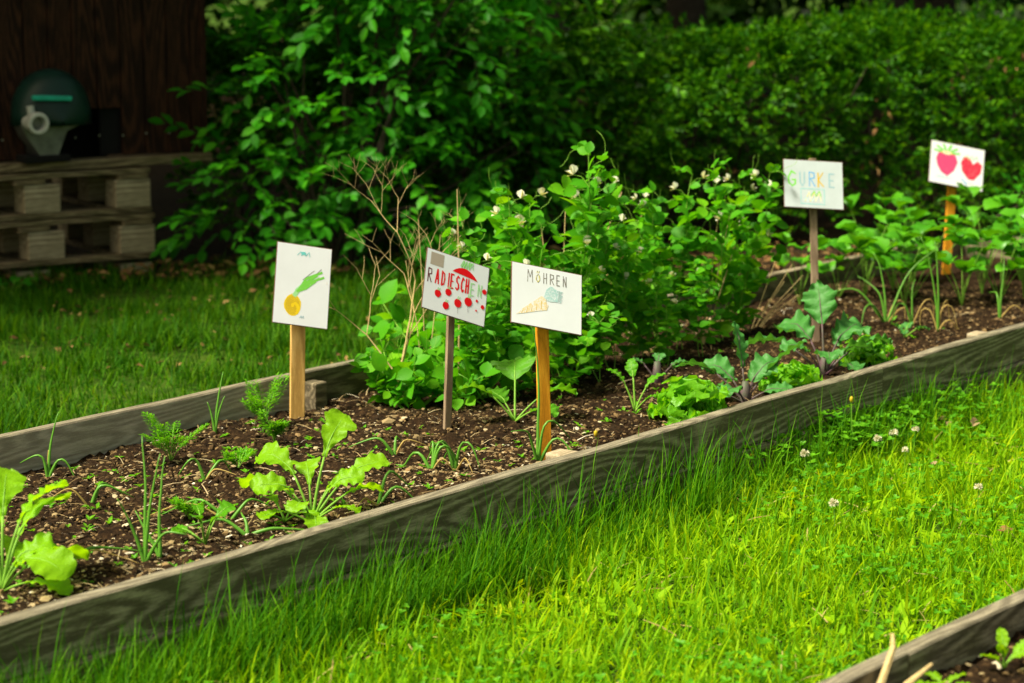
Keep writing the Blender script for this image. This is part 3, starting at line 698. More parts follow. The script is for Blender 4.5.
# sign 4: cucumber
r_, pp, w_, h_ = sign('pale faded sign reading GURKE above a small framed doodle, on a thin grey stake', (816, 342), (813.4, 184.5), (60, -2.5), (.3, 47.5), 12, 10, .026, M['stake_grey'], (815, 156), paper='paper_old')
D = Draw(pp, w_, h_)
D.text('green', 'G', -.43, -.05, .23, .31, .006); D.text('pgrey', 'U', -.23, -.04, .18, .29, .005); D.text('sky', 'R', -.07, -.04, .17, .30, .004); D.text('ochre', 'K', .08, -.04, .19, .29, .005); D.text('pgrey', 'E', .27, -.04, .19, .28, .005)
D.stroke('teal', [(-.22, -.1), (.18, -.1), (.18, -.42), (-.22, -.42), (-.22, -.1)], .002)
D.scribble('lemon', -.15, .12, -.36, -.16, 7, .003); D.scribble('green', -.05, .12, -.25, -.14, 5, .003); D.scribble('blue', -.18, .0, -.37, -.28, 6, .003)
D.done({'green': 'lettering'})
# sign 5: berries
r_, pp, w_, h_ = sign('sign with a pink and a red strawberry on an orange stake', (946, 274), (956.8, 165.8), (55.5, -9.5), (4.5, 41.5), 14, 10, .038, M['stake_orange'], (958, 143))
D = Draw(pp, w_, h_)
D.blob('pink', [(-.40, .10), (-.36, .24), (-.2, .30), (-.04, .24), (.01, .08), (-.05, -.14), (-.17, -.30), (-.29, -.22), (-.37, -.06)])
D.blob('rose', [(.07, .10), (.12, .26), (.23, .24), (.30, .10), (.38, .20), (.47, .12), (.45, -.08), (.33, -.28), (.22, -.28), (.10, -.10)])
for a in range(6): D.stroke('green', [(-.2, .26), (-.2 + .23 * math.cos(a * .63), .29 + .17 * math.sin(a * .63))], .010)
D.disc('lemon', -.2, .27, .1, .05); D.scribble('pgreen', .12, .38, .2, .3, 7, .003)
D.stroke('sky', [(.1, -.3), (.2, -.4)], .006); D.scribble('teal', -.38, -.1, -.36, -.31, 9, .002); D.stroke('cream', [(.22, -.36), (.34, -.38)], .003)
D.done({})

# ---------------------------------------------------------------- leafy plants
def ovate(t): return (np.sin(math.pi * t ** .9).clip(0, 1) ** .6)
def obovate(t): return np.sin(math.pi * t ** 1.7) ** .7
def lyrate(t): return (.16 + .84 * np.clip((t - .12) / .55, 0, 1) ** .9) * np.sqrt(np.clip(1 - ((t - .62) / .385).clip(0, 1) ** 2.2, 0, 1)) * (1 + .10 * np.sin(t * 17 + .5) * (t < .8))
def lobed(t): return (.25 + .75 * np.sin(math.pi * np.clip(t, 0, 1) ** .9)) * np.sqrt(np.clip(1 - t ** 7, 0, 1)) * (1 + .06 * np.sin(t * 27))
def fan(t): return (.18 + .82 * t ** .7) * np.sqrt(np.clip(1 - t ** 5, 0, 1)) * (1 + .10 * np.sin(t * 24))
def leaf_blade(mb, base, yaw, p0, p1, L, W, wf, ns=26, nc=8, ruffle=.0, fold=.15, roll=0, mi=0, freq=9, ph=None, veins=.004, rib=True):
    t = np.linspace(0, 1, ns + 1); pit = p0 + (p1 - p0) * t
    f = np.stack([np.cos(pit) * math.cos(yaw), np.cos(pit) * math.sin(yaw), np.sin(pit)], -1)
    c = np.array(base) + np.vstack([np.zeros(3), np.cumsum((f[1:] + f[:-1]) / 2 * (L / ns), axis=0)])
    s = np.array((math.sin(yaw), -math.cos(yaw), 0))
    u = np.cross(np.tile(s, (ns + 1, 1)), f)
    sr = s[None] * math.cos(roll) + u * math.sin(roll); ur = np.cross(sr, f)
    q = np.linspace(-1, 1, nc + 1); ph = random.uniform(0, 6) if ph is None else ph
    wd = wf(t) * W / 2 * (1 + .10 * np.sin(t * random.uniform(9, 17) + ph) + .05 * np.sin(t * random.uniform(30, 45) + ph))
    off = fold * np.abs(q)[None] * wd[:, None] + ruffle * (q[None] ** 2) * np.sin(freq * t[:, None] * 3 + ph + 1.5 * np.sign(q)[None]) + ruffle * .4 * np.sin(5 * q[None] + 11 * t[:, None] + ph) + veins * np.abs(np.sin(t[:, None] * 18 + np.abs(q)[None] * 4)) * (wd[:, None] / (W / 2 + 1e-6)) * .5
    V = c[:, None] + sr[:, None] * (q[None] * wd[:, None])[..., None] + ur[:, None] * off[..., None] 
    # scalloped outline pushes lobes forward a little
    V = V + f[:, None] * (np.abs(q)[None] ** 2 * wd[:, None] * .35 )[..., None] * (1 - t)[:, None, None]
    i = np.arange(ns)[:, None] * (nc + 1) + np.arange(nc)[None]
    mb.add(V, np.stack([i, i + 1, i + nc + 2, i + nc + 1], -1), mi=mi)
    if rib: mb.tube(V[:, nc // 2][: int(ns * .85)], np.linspace(.0019, .0005, int(ns * .85)), 5, mi=1, cap=False)
def stalk(mb, yaw, el, L, rad, sag=.3, mi=1, start=(0, 0, 0)):
    t = np.linspace(0, 1, 6); p = np.array(start, float); pts = [p]; e = el
    for k in range(5): e2 = el - sag * (k / 5); p = p + np.array((math.cos(e2) * math.cos(yaw), math.cos(e2) * math.sin(yaw), math.sin(e2))) * L / 5; pts.append(p)
    mb.tube(pts, np.linspace(rad, rad * .6, 6), 6, mi=mi); return pts[-1], el - sag
PSC = {'radish_plant': 1.28, 'squash_plant': 1.3, 'lettuce': 1.25, 'kohlrabi_plant': 1.4, 'cabbage_seedling': 1.3}
def leafy(name, label, cat, px, py, leaves, mats, wf, group=None, nc=6, veins=.004, smooth=True):
    """leaves: (yaw°, elevation°, stalk length, blade length, width, droop°, ruffle, roll°)"""
    root = empty(name, SP(px, py), label=label, cat=cat, group=group); root.scale = (PSC.get(name, 1),) * 3
    for (yw, el, sl, L, W, dr, ru, ro) in leaves:
        mb = MB(); e, a = stalk(mb, R(yw), R(el), sl, .0022 + sl * .012, .25)
        leaf_blade(mb, e, R(yw), a, a - R(dr), L, W * (.82 if name == 'radish_plant' else 1), wf, ruffle=ru * (.5 if name == 'radish_plant' else 1), roll=R(ro), nc=nc, veins=veins)
        mb.build('leaf', mats, root, smooth=smooth)
    return root
def rl(n, e0, e1, s0, s1, l0, l1, wr, d0, d1, ru, seed, y0=0, y1=360):
    r = random.Random(seed); out = []
    for k in range(n):
        L = r.uniform(l0, l1); out.append((y0 + (y1 - y0) * (k + r.uniform(.1, .9)) / n, r.uniform(e0, e1), r.uniform(s0, s1), L, L * wr * r.uniform(.85, 1.15), r.uniform(d0, d1), ru, r.uniform(-25, 25)))
    return out
# radishes (yaw 0 = right, 90 = away, 180 = left, 270 = towards the camera)
leafy('radish_plant', 'radish plant with big lime-green lobed leaves below the onion sign', 'vegetable plant', 312, 524,
      [(150, 72, .10, .095, .085, 80, .008, 25), (60, 76, .13, .105, .08, 40, .008, -30), (165, 55, .09, .085, .08, 90, .008, -20), (20, 58, .10, .10, .07, 50, .006, -20), (-5, 48, .09, .075, .07, 60, .006, 25),
       (200, 35, .055, .05, .055, 70, .003, 0), (280, 35, .05, .055, .06, 70, .004, 0), (330, 42, .06, .06, .06, 60, .004, 10), (100, 62, .08, .09, .07, 60, .008, 10), (40, 66, .07, .08, .07, 80, .008, 30),
       (190, 66, .07, .085, .075, 90, .010, 35), (0, 70, .07, .08, .06, 70, .008, -35), (250, 60, .05, .06, .06, 90, .006, 0)],
      [M['lime'], M['stem']], lyrate)
leafy('radish_plant', 'tall radish plant with large lime leaves cut off by the left edge', 'vegetable plant', 2, 592,
      [(60, 68, .10, .13, .095, 70, .007, 15), (95, 75, .13, .11, .09, 50, .006, -20), (20, 50, .06, .11, .09, 70, .006, 25), (120, 80, .08, .11, .08, 60, .006, 0), (340, 30, .05, .09, .07, 50, .006, 0),
       (170, 50, .1, .12, .09, 60, .006, 0), (230, 40, .08, .11, .08, 60, .006, 0), (80, 60, .05, .10, .085, 80, .006, -10), (40, 78, .12, .11, .10, 70, .010, 20), (50, 60, .04, .10, .09, 90, .009, 20), (330, 60, .06, .12, .10, 100, .008, -20), (10, 72, .05, .08, .075, 70, .010, -25)], [M['lime'], M['stem']], lyrate)
leafy('radish_plant', 'small young radish with three rounded leaves left of the big radish plant', 'vegetable plant', 205, 545, rl(6, 40, 75, .03, .05, .04, .055, .75, 30, 60, .002, 5), [M['carrot'], M['stem']], lyrate)
leafy('radish_plant', 'small radish seedling close to the front board, just left of the big radish', 'vegetable plant', 285, 522, rl(4, 30, 60, .03, .05, .035, .05, .8, 30, 60, .002, 6), [M['lime'], M['stem']], lyrate)
# squash
leafy('squash_plant', 'squash plant with broad angular leaves between the radish and carrot signs', 'vegetable plant', 515, 422,
      [(185, 55, .08, .085, .10, 60, .004, -10), (90, 66, .10, .09, .10, 60, .004, 10), (10, 50, .08, .09, .10, 70, .005, 15), (140, 60, .05, .07, .08, 60, .004, 0), (330, 40, .05, .07, .08, 60, .004, 0)], [M['squash'], M['stem']], lobed)
# lettuces
def lettuce(label, px, py, sc, seed):
    lv = []
    for ring, (n, e, l) in enumerate(((9, 32, .095), (9, 52, .095), (7, 72, .085))):
        lv += [(a, b_, .008, c_ * sc, c_ * sc * 1.05, 30 - 15 * ring, .014 * sc, f) for (a, b_, _, c_, _, _, _, f) in rl(n, e - 8, e + 8, 0, 0, l * .85, l * 1.1, 1, 0, 0, 0, seed + ring)]
    leafy('lettuce', label, 'lettuce', px, py, lv, [M['lettuce'], M['lettuce']], fan, group='lettuces along the front board', nc=10, veins=.006)
lettuce('round bright green lettuce, leftmost and largest along the front board', 690, 416, 1.0, 1)
lettuce('bright green lettuce between the two kohlrabi plants', 790, 391, .85, 5)
lettuce('bright green lettuce farthest right, just past the taller kohlrabi', 868, 364, .8, 9)
# kohlrabi
def kohl(label, px, py, lv):
    root = leafy('kohlrabi_plant', label, 'vegetable plant', px, py, lv, [M['kale'], M['purple_stem']], lobed, group='kohlrabi plants')
    mb = MB(); mb.tube([(0, 0, -.02), (0, 0, .02), (0, 0, .05)], [.012, .011, .007], 10); mb.build('stem', M['purple_stem'], root, smooth=True)
kohl('kohlrabi with blue-green upright leaves on purple stems behind the first lettuce', 745, 404,
     [(175, 52, .09, .10, .05, 60, .003, -20), (20, 60, .07, .13, .055, 20, .004, 30), (105, 82, .08, .11, .05, 20, .004, -40), (200, 32, .06, .06, .04, 50, .003, 0), (320, 25, .06, .07, .05, 60, .003, 10), (150, 65, .06, .09, .06, 70, .005, 30), (30, 75, .05, .09, .06, 60, .005, -30), (240, 50, .05, .08, .05, 80, .004, 0), (60, 50, .06, .08, .05, 50, .003, 0), (350, 40, .05, .07, .045, 50, .003, -20)])
kohl('taller kohlrabi with frilled leaves at the foot of the GURKE sign', 824, 376,
     [(165, 45, .10, .11, .07, 60, .007, -20), (95, 80, .12, .11, .08, 20, .008, 20), (20, 45, .10, .10, .06, 60, .007, 20), (50, 60, .08, .08, .06, 50, .006, 0), (300, 35, .07, .07, .06, 60, .006, 10), (200, 60, .07, .08, .06, 80, .006, 10), (135, 68, .09, .11, .08, 90, .009, 20), (40, 66, .09, .11, .08, 90, .009, -20), (270, 60, .06, .08, .06, 90, .006, 0), (0, 60, .06, .09, .06, 80, .006, 30)])
kohl('small wilted kohlrabi seedling behind the first lettuce', 657, 383, [(170, 60, .05, .04, .03, 60, .002, 0), (10, 55, .05, .045, .032, 60, .002, 0), (80, 70, .05, .035, .03, 60, .002, 0)])
leafy('cabbage_seedling', 'thin upright seedling left of the first lettuce', 'seedling', 635, 412, [(160, 74, .07, .055, .03, 50, .002, 0), (20, 70, .06, .06, .03, 50, .002, 0), (100, 80, .08, .05, .03, 30, .002, 30), (330, 55, .04, .04, .025, 50, .002, 0)], [M['carrot'], M['stem']], ovate)
leafy('cabbage_seedling', 'low grey-green seedling between the first lettuce and the kohlrabi', 'seedling', 708, 399, rl(4, 40, 65, .02, .04, .05, .065, .6, 40, 70, .004, 15), [M['kale'], M['stem']], lobed)
leafy('cabbage_seedling', 'low seedling with notched leaves behind the farthest lettuce', 'seedling', 905, 338, rl(4, 30, 60, .02, .04, .04, .05, .6, 40, 70, .004, 17), [M['kale'], M['stem']], lobed)

# onions and leeks
def onion(label, px, py, lv, group='onions and leeks', name='onion_plant'):
    """lv: (yaw°, elevation°, length, kink 0..1, kink angle°, dry)"""
    root = empty(name, SP(px, py), label=label, cat='onion', group=group); root.scale = (1.2,) * 3
    for (yw, el, L, kk, ka, dry) in lv:
        L *= random.uniform(.85, 1.2); yw += random.uniform(-25, 25); el += random.uniform(-8, 6); n = 14; e = R(el); p = np.array((0, 0, -.01)); pts = [p]; yw_ = R(yw)
        for k in range(n):
            t = k / n; a = e - R(14) * t - (R(ka) / (1 + math.exp(-(t - kk) * 22)))
            p = p + np.array((math.cos(a) * math.cos(yw_), math.cos(a) * math.sin(yw_), math.sin(a))) * L / n
            if p[2] < .002 : p[2] = .002 + .001 * (k % 2)
            yw_ += random.uniform(-.22, .22); pts.append(p)
        mb = MB(); rad = np.linspace(.0046, .0010, n + 1) * (1.0 if not dry else .6)
        mb.tube(pts, rad, 7); mb.build('leaf', M['dry_leaf'] if dry else M['onion'], root, smooth=True)
    return root
onion('onion with collapsed yellow-green leaves just left of the radish sign stake', 432, 470, [(10, 80, .17, .45, 130, 0), (30, 75, .13, .5, 120, 0), (175, 65, .18, .35, 110, 0), (60, 80, .12, .6, 120, 0), (0, 60, .1, .4, 110, 1)])
onion('onion with curled leaves just right of the radish sign stake', 455, 471, [(150, 82, .14, .5, 130, 0), (20, 80, .14, .5, 140, 0), (-20, 60, .10, .5, 100, 1), (100, 70, .11, .5, 120, 0)])
onion('tall onion standing against the orange stake of the carrot sign', 538, 463, [(110, 84, .30, .9, 10, 0), (50, 82, .16, .55, 120, 0), (20, 70, .17, .45, 110, 0), (190, 80, .14, .6, 60, 0)])
onion('onion with upright leaves in the soil at the left, nearest the front board', 145, 562, [(100, 86, .26, .95, 10, 0), (60, 84, .20, .95, 10, 0), (150, 80, .12, .9, 10, 0), (10, 60, .10, .6, 60, 0)])
onion('onion with three straight thin leaves right of the nearest upright onion', 160, 557, [(70, 80, .18, .95, 5, 0), (120, 70, .1, .9, 5, 0)])
onion('onion with bent yellowing leaves lying over the soil at the left', 62, 573, [(20, 55, .16, .4, 60, 1), (50, 60, .14, .45, 70, 1), (10, 50, .18, .35, 50, 0), (170, 60, .08, .5, 80, 1)])
onion('onion with a drooping hooked leaf at the back board, far left', 48, 478, [(120, 75, .12, .5, 150, 1), (10, 70, .14, .45, 120, 0), (170, 80, .1, .5, 100, 0), (80, 88, .18, .9, 10, 0)])
onion('onion with long thin arching leaves in the middle of the left soil', 90, 507, [(30, 60, .16, .4, 80, 0), (10, 70, .14, .4, 90, 0), (200, 60, .10, .5, 80, 1)])
onion('thin upright onion at the back board, left of the onion sign', 215, 432, [(90, 86, .17, .95, 10, 0), (40, 80, .1, .9, 10, 0), (140, 80, .09, .9, 10, 0)])
onion('onion with a long yellow leaf arching left of the big radish', 230, 520, [(170, 40, .2, .4, 40, 1), (185, 50, .16, .4, 60, 0), (20, 60, .1, .5, 70, 0)])
onion('onion with long leaves trailing right to the front board, left of the big radish', 248, 535, [(10, 20, .16, .3, 20, 0), (190, 35, .15, .4, 40, 0), (100, 60, .08, .5, 40, 0)])
onion('onion with curling leaf tips behind the big radish', 205, 480, [(150, 70, .11, .5, 120, 0), (40, 60, .13, .5, 100, 0), (0, 50, .1, .4, 60, 1)])
onion('onion whose bent leaf reaches over the soil right of the big radish', 378, 505, [(80, 70, .16, .45, 110, 0), (30, 60, .12, .4, 90, 0), (200, 40, .1, .4, 40, 1)])
onion('onion with a dry leaf before the low pea plants', 395, 455, [(30, 60, .14, .35, 80, 1), (170, 55, .12, .4, 70, 0), (100, 70, .1, .5, 90, 0)])
onion('big onion with long arching yellow-tipped leaves right of the GURKE sign', 886, 322, [(165, 62, .24, .5, 60, 0), (30, 70, .28, .55, 20, 0), (190, 58, .26, .4, 110, 0), (10, 62, .22, .4, 150, 1), (100, 85, .2, .8, 20, 0), (60, 75, .22, .4, 150, 1), (140, 80, .18, .5, 40, 0)])
onion('onion with collapsed straw-coloured leaves before the strawberry plants', 938, 330, [(20, 80, .24, .4, 155, 1), (170, 82, .2, .4, 160, 1), (80, 86, .30, .9, 10, 0), (110, 80, .26, .9, 20, 0), (40, 70, .2, .45, 140, 1), (0, 60, .14, .3, 120, 1)])
onion('onion with one hanging pale leaf between the big onion and the strawberries', 912, 325, [(15, 70, .2, .45, 150, 1), (100, 80, .16, .8, 30, 0), (170, 75, .16, .5, 140, 0)])
onion('thin-leaved onion at the far right, beside the wooden post', 1000, 318, [(60, 80, .2, .8, 30, 0), (120, 75, .18, .5, 80, 0), (10, 60, .14, .5, 90, 1)])

# carrots
def carrot(label, px, py, n, h, seed):
    r = random.Random(seed); root = empty('carrot_plant', SP(px, py), label=label, cat='carrot plant', group='feathery carrot plants')
    ml, ms = MB(), MB(); P, Y, Pi = [], [], []
    for k in range(n):
        yw = r.uniform(0, 6.3); el = R(r.uniform(58, 86)); L = h * r.uniform(.6, 1.1)
        e, a = stalk(ms, yw, el, L, .0014, .5, mi=0)
        for q in range(9):
            t = .4 + .6 * q / 8; c = np.array((math.cos(el - .25 * t) * math.cos(yw), math.cos(el - .25 * t) * math.sin(yw), math.sin(el - .25 * t))) * L * t * .98
            for sgn in (-1, 1, 0):
                ya = yw + sgn * 1.0; ln = .030 * (1.25 - t) + .008
                tip = c + np.array((math.cos(ya) * .8, math.sin(ya) * .8, .45)) * ln
                for m_ in range(5):
                    P.append(c + (tip - c) * m_ / 4 + np.array([r.uniform(-.002, .002) for _ in range(3)])); Y.append(ya + r.uniform(-1.1, 1.1)); Pi.append(r.uniform(.0, .9))
    P = np.array(P); ml.scatter(leafT(1, .32, 2, .1, .1), rots(np.array(Y), np.array(Pi), 0, rng.uniform(.010, .018, len(P))), P)
    ml.build('foliage', M['carrot'], root); ms.build('stem', M['stem'], root)
carrot('feathery carrot top beside the onion sign stake, tallest of the carrots', 264, 428, 9, .16, 1)
carrot('feathery carrot top right below the tallest one, before the onion sign', 274, 444, 7, .09, 2)
carrot('carrot seedling against the back board at the left', 171, 462, 8, .14, 3)
carrot('small carrot seedling low in the soil behind the big radish', 238, 470, 5, .06, 4)
carrot('carrot seedling between the upright onion and the onion by the big radish', 190, 520, 5, .05, 5)

# little weeds in the bed
mb = MB(); n = 120; P = bed_points(n, -1.6, 3.2, .05, BW - .1, soil_z); keep = (bst((0, 0)) is not None); LT = leafT(1, .45, 2, .15, .2)
for k in range(6):
    mb.scatter(LT, rots(rng.uniform(0, 6.3, n), rng.uniform(.1, .9, n), 0, rng.uniform(.012, .028, n)), P + np.array((0, 0, .002)))
n = 200; P = bed_points(n, -1.6, .6, .05, BW - .2, soil_z)
for k in range(5): mb.scatter(LT, rots(rng.uniform(0, 6.3, n), rng.uniform(.1, .9, n), 0, rng.uniform(.010, .022, n)), P + np.array((0, 0, .002)))
tag(mb.build('soil_weeds', M['carrot']), 'tiny green weed seedlings sprinkled over the soil of the bed', 'weeds', kind='stuff')

# strawberries
def strawberry(seed):
    r = random.Random(seed); root = empty('strawberry_plant'); lf, st = MB(), MB()
    for k in range(7):
        yw = k * 2.4 + r.uniform(-.3, .3); e, a = stalk(st, yw, R(r.uniform(60, 86)), r.uniform(.12, .33), .002, .35, mi=0)
        for dy in (-75, 0, 75):
            L = r.uniform(.072, .095) * (1.05 if dy == 0 else .92)
            leaf_blade(lf, e, yw + R(dy), R(r.uniform(15, 75)), R(r.uniform(-35, 20)), L, L * .82, ovate, ns=8, nc=4, ruffle=.002, fold=.28, roll=r.uniform(-.4, .4), veins=.003, rib=False)
    lf.build('foliage', M['straw_leaf'], root, smooth=True); st.build('stem', M['stem'], root); return root
sbp = [strawberry(k) for k in range(3)]
spos = [(800, 306), (838, 300), (865, 296), (893, 290), (912, 300), (962, 306), (982, 294), (1000, 303), (1024, 298), (985, 280), (1020, 280), (912, 283), (868, 283), (1045, 292), (905, 306)]
for k, (px, py) in enumerate(spos):
    o = sbp[k] if k < 3 else copy_tree(sbp[k % 3]); o.location = SP(px, py); o.rotation_euler = (0, 0, rng.uniform(0, 6.3)); s_ = rng.uniform(.95, 1.2); 
    if px < 850: s_ *= .8
    o.scale = (s_, s_, s_)
    side = 'between the two rear signs' if px < 935 else 'right of the berry sign stake'
    tag(o, 'strawberry plant with glossy three-part leaves ' + side, 'strawberry plant', 'strawberry plants ' + side)

# ---------------------------------------------------------------- peas
def pea_leaf_round(): return leafT(1, .78, 4, .12, .12, p=.85)
PL = pea_leaf_round()
def pea_plant(seed, H, flowers, lean):
    r = random.Random(seed); root = empty('pea_plant'); st, lf, td = MB(), MB(), MB(); nodes = []
    for stem_i in range(2 if lean < 1 else 3):
        yw = r.uniform(0, 6.3); p = np.array((r.uniform(-.03, .03), r.uniform(-.03, .03), 0)); pts = [p]; h = H * r.uniform(.6, .9) if stem_i else H
        n = int(h / .045); lx, ly = lean * math.cos(yw), lean * math.sin(yw)
        for k in range(n):
            lx += r.uniform(-.16, .16); ly += r.uniform(-.16, .16); lx *= .9; ly *= .9
            d = np.array((lx, ly, 1 - .5 * lean)); d /= np.linalg.norm(d); p = p + d * .045; p[2] = max(p[2], .01); pts.append(p); nodes.append((p, k / n, stem_i))
        st.tube(pts, np.linspace(.0024, .0014, len(pts)), 5)
    P, Y, Pi, Ro, Sc = [], [], [], [], []
    fl = 0
    for i, (p, t, si) in enumerate(nodes):
        if t < .12 and r.random() < .5: continue
        yw = i * 2.6 + r.uniform(-.6, .6)
        sz = 1.0 if t < .85 else .7
        for s_ in (-1, 1):                                    # stipules clasping the stem
            P.append(p); Y.append(yw + s_ * .8); Pi.append(r.uniform(.0, 1.3)); Ro.append(s_ * r.uniform(.1, 1.1)); Sc.append(r.uniform(.05, .074) * sz)
        el = r.uniform(.15, .9); q = [p + np.array((math.cos(yw) * math.cos(el), math.sin(yw) * math.cos(el), math.sin(el) - .3 * f)) * .085 * f * sz for f in (0, .35, .7, 1)]
        st.tube(q, .001, 4, cap=False)
        for f in (.5, .98):
            c = p + (q[-1] - p) * f
            for s_ in (-1, 1):
                P.append(c); Y.append(yw + s_ * r.uniform(.9, 1.4)); Pi.append(r.uniform(-.7, 1.0)); Ro.append(r.uniform(-1.0, 1.0)); Sc.append(r.uniform(.036, .062) * sz)
        if t > .45 and r.random() < .8:                       # tendril
            c = q[-1]; pts = [c]; a = el; yy = yw
            for k in range(9): a += r.uniform(-.35, .45); yy += r.uniform(-.5, .6); c = c + np.array((math.cos(a) * math.cos(yy), math.cos(a) * math.sin(yy), math.sin(a))) * .010; pts.append(c)
            st.tube(pts, .0007, 3, cap=False)
        if t > .72 and fl < flowers and r.random() < .6:
            fl += 1; yf = yw + r.uniform(-1, 1); fb = MB(); fp = p + np.array((math.cos(yf) * .05, math.sin(yf) * .05, .03))
            st.tube([p, (p + fp) / 2 + np.array((0, 0, .012)), fp], .0009, 4, cap=False)
            for (dy, pi_, ln, wf_) in ((-.45, 1.2, .028, 1.0), (.45, 1.2, .028, 1.0), (-.5, .3, .024, .7), (.5, .3, .024, .7), (0, -.4, .020, .6)):
                T_ = leafT(1, wf_, 4, .25, -.15, p=1.2); Rr = rots(np.array([yf + dy]), pi_, 0, ln); fb.scatter(T_, Rr, np.zeros((1, 3)))
            fo = fb.build('flower', M['petal'], root, smooth=True); fo.location = fp
    P = np.array(P); lf.scatter(PL, rots(np.array(Y), np.array(Pi), np.array(Ro), np.array(Sc)), P)
    lf.build('foliage', M['pea'], root, smooth=True); st.build('stem', M['stem'], root); return root
tall = [pea_plant(10 + k, .63, (4, 1, 3, 2, 2)[k], .25) for k in range(5)]
tp = [(470, 402, .83), (487, 396, .92), (505, 388, .98), (524, 384, 1.0), (547, 378, 1.22), (560, 384, 1.08), (578, 372, .98), (596, 366, .72), (612, 372, .68), (630, 362, .88), (646, 358, 1.0), (662, 352, .93),
      (680, 350, .86), (700, 344, .98), (716, 340, 1.04), (732, 338, 1.0), (500, 372, .85), (640, 342, .85), (725, 325, .9), (570, 392, .6), (665, 368, .5), (705, 358, .55), (520, 398, .55), (600, 382, .6)]
for k, (px, py, s_) in enumerate(tp):
    o = tall[k] if k < 5 else copy_tree(tall[k % 5]); o.location = SP(px, py); o.rotation_euler = (0, 0, rng.uniform(0, 6.3)); o.scale = (max(s_, .8), max(s_, .8), s_)
    tag(o, 'tall pea plant in the ' + ('left part of the thicket, between the radish and carrot signs' if px < 565 else 'middle of the thicket, right of the carrot sign' if px < 665 else 'right part of the thicket, towards the GURKE sign'), 'pea plant',
        'tall pea plants, ' + ('left part' if px < 565 else 'middle' if px < 665 else 'right part'))
low = [pea_plant(40 + k, .27, 0, .9) for k in range(3)]
lp = [(402, 410, .8), (412, 400, .95), (422, 402, 1.0), (436, 404, 1.05), (452, 400, 1.1), (428, 386, 1.1), (438, 384, 1.3), (470, 408, 1.0), (490, 404, .9), (425, 378, 1.0), (455, 385, 1.4)]
for k, (px, py, s_) in enumerate(lp):
    o = low[k] if k < 3 else copy_tree(low[k % 3]); o.location = SP(px, py); o.rotation_euler = (0, 0, rng.uniform(0, 6.3)); o.scale = (s_,) * 3
    tag(o, 'low pea plant without flowers sprawling around the dry branch', 'pea plant', 'low sprawling pea plants')

# ---------------------------------------------------------------- dry sticks
def branch(mb, p, d, L, rad, depth, r):
    n = 5; pts = [np.array(p)]; dd = np.array(d, float)
    for k in range(n):
        dd = dd + np.array([r.uniform(-.10, .10), r.uniform(-.10, .10), r.uniform(-.03, .06)]); dd /= np.linalg.norm(dd); pts.append(pts[-1] + dd * L / n)
    mb.tube(pts, np.linspace(rad, rad * .62, n + 1), 5, cap=depth == 0)
    if depth == 0: return
    for k in range(r.choice((2, 3))):
        a = pts[r.choice((3, 4, 5)) if k else 5]; s_ = (-1, 1, .3)[k]
        nd = dd + np.array((s_ * r.uniform(.4, .85), r.uniform(-.5, .5), r.uniform(-.1, .25))); nd /= np.linalg.norm(nd)
        branch(mb, a, nd, L * r.uniform(.6, .82), rad * .62, depth - 1, r)
mb = MB(); r = random.Random(5)
mb.tube([(0, 0, -.05), (.01, 0, .08), (.035, 0, .20)], [.006, .0055, .005], 6)
branch(mb, (.035, 0, .20), (.12, .1, 1), .20, .0034, 5, r)
branch(mb, (.02, 0, .13), (.4, .1, 1), .17, .0030, 4, r)
branch(mb, (.01, 0, .1), (-.75, .2, 1), .16, .003, 3, r)
tag(mb.build('dry_branch', M['twig'], loc=SP(395, 408)), 'bare tan branch with many fine twigs between the onion and radish signs', 'dry branch')
def stick(label, base, tips, rad=.003):
    p = SP(*base); mb = MB(); 
    for (dx, dy, dz) in tips: mb.tube([(0, 0, -.04), (dx * .5 + .006, dy * .5, dz * .5), (dx, dy, dz)], [rad, rad * .8, rad * .5], 5)
    tag(mb.build('dry_stick', M['twig'], loc=p), label, 'dry stick', 'dry sticks among the peas')
stick('straight dry stick rising behind the top of the radish sign', (458, 400), [(.0, 0, .66)], .0035)
stick('dry forked twigs inside the peas behind the carrot sign', (556, 378), [(-.05, .05, .5), (.03, .05, .55), (.0, 0, .42)])
stick('long dry stick leaning right through the peas above the carrot sign', (560, 350), [(.30, .12, .48), (.22, .12, .55)])
stick('dry reddish twigs leaning between the peas towards the GURKE sign', (700, 345), [(.10, .02, .46), (.06, .04, .44), (.12, .0, .36)])
stick('bundle of yellow straw sticking out at the right end of the peas', (748, 330), [(.13, .0, .18), (.16, .02, .24), (.18, 0, .13), (.1, 0, .27), (.2, .02, .2), (.17, -.04, .16)], .002)
stick('low dry straw at the foot of the peas right of the carrot sign', (622, 362), [(.08, -.02, .12), (-.02, 0, .15), (.1, 0, .05)], .002)
stick('thin upright dry twigs left of the radish sign top', (425, 392), [(-.02, .05, .55), (.05, .06, .5), (-.06, .03, .42)], .002)
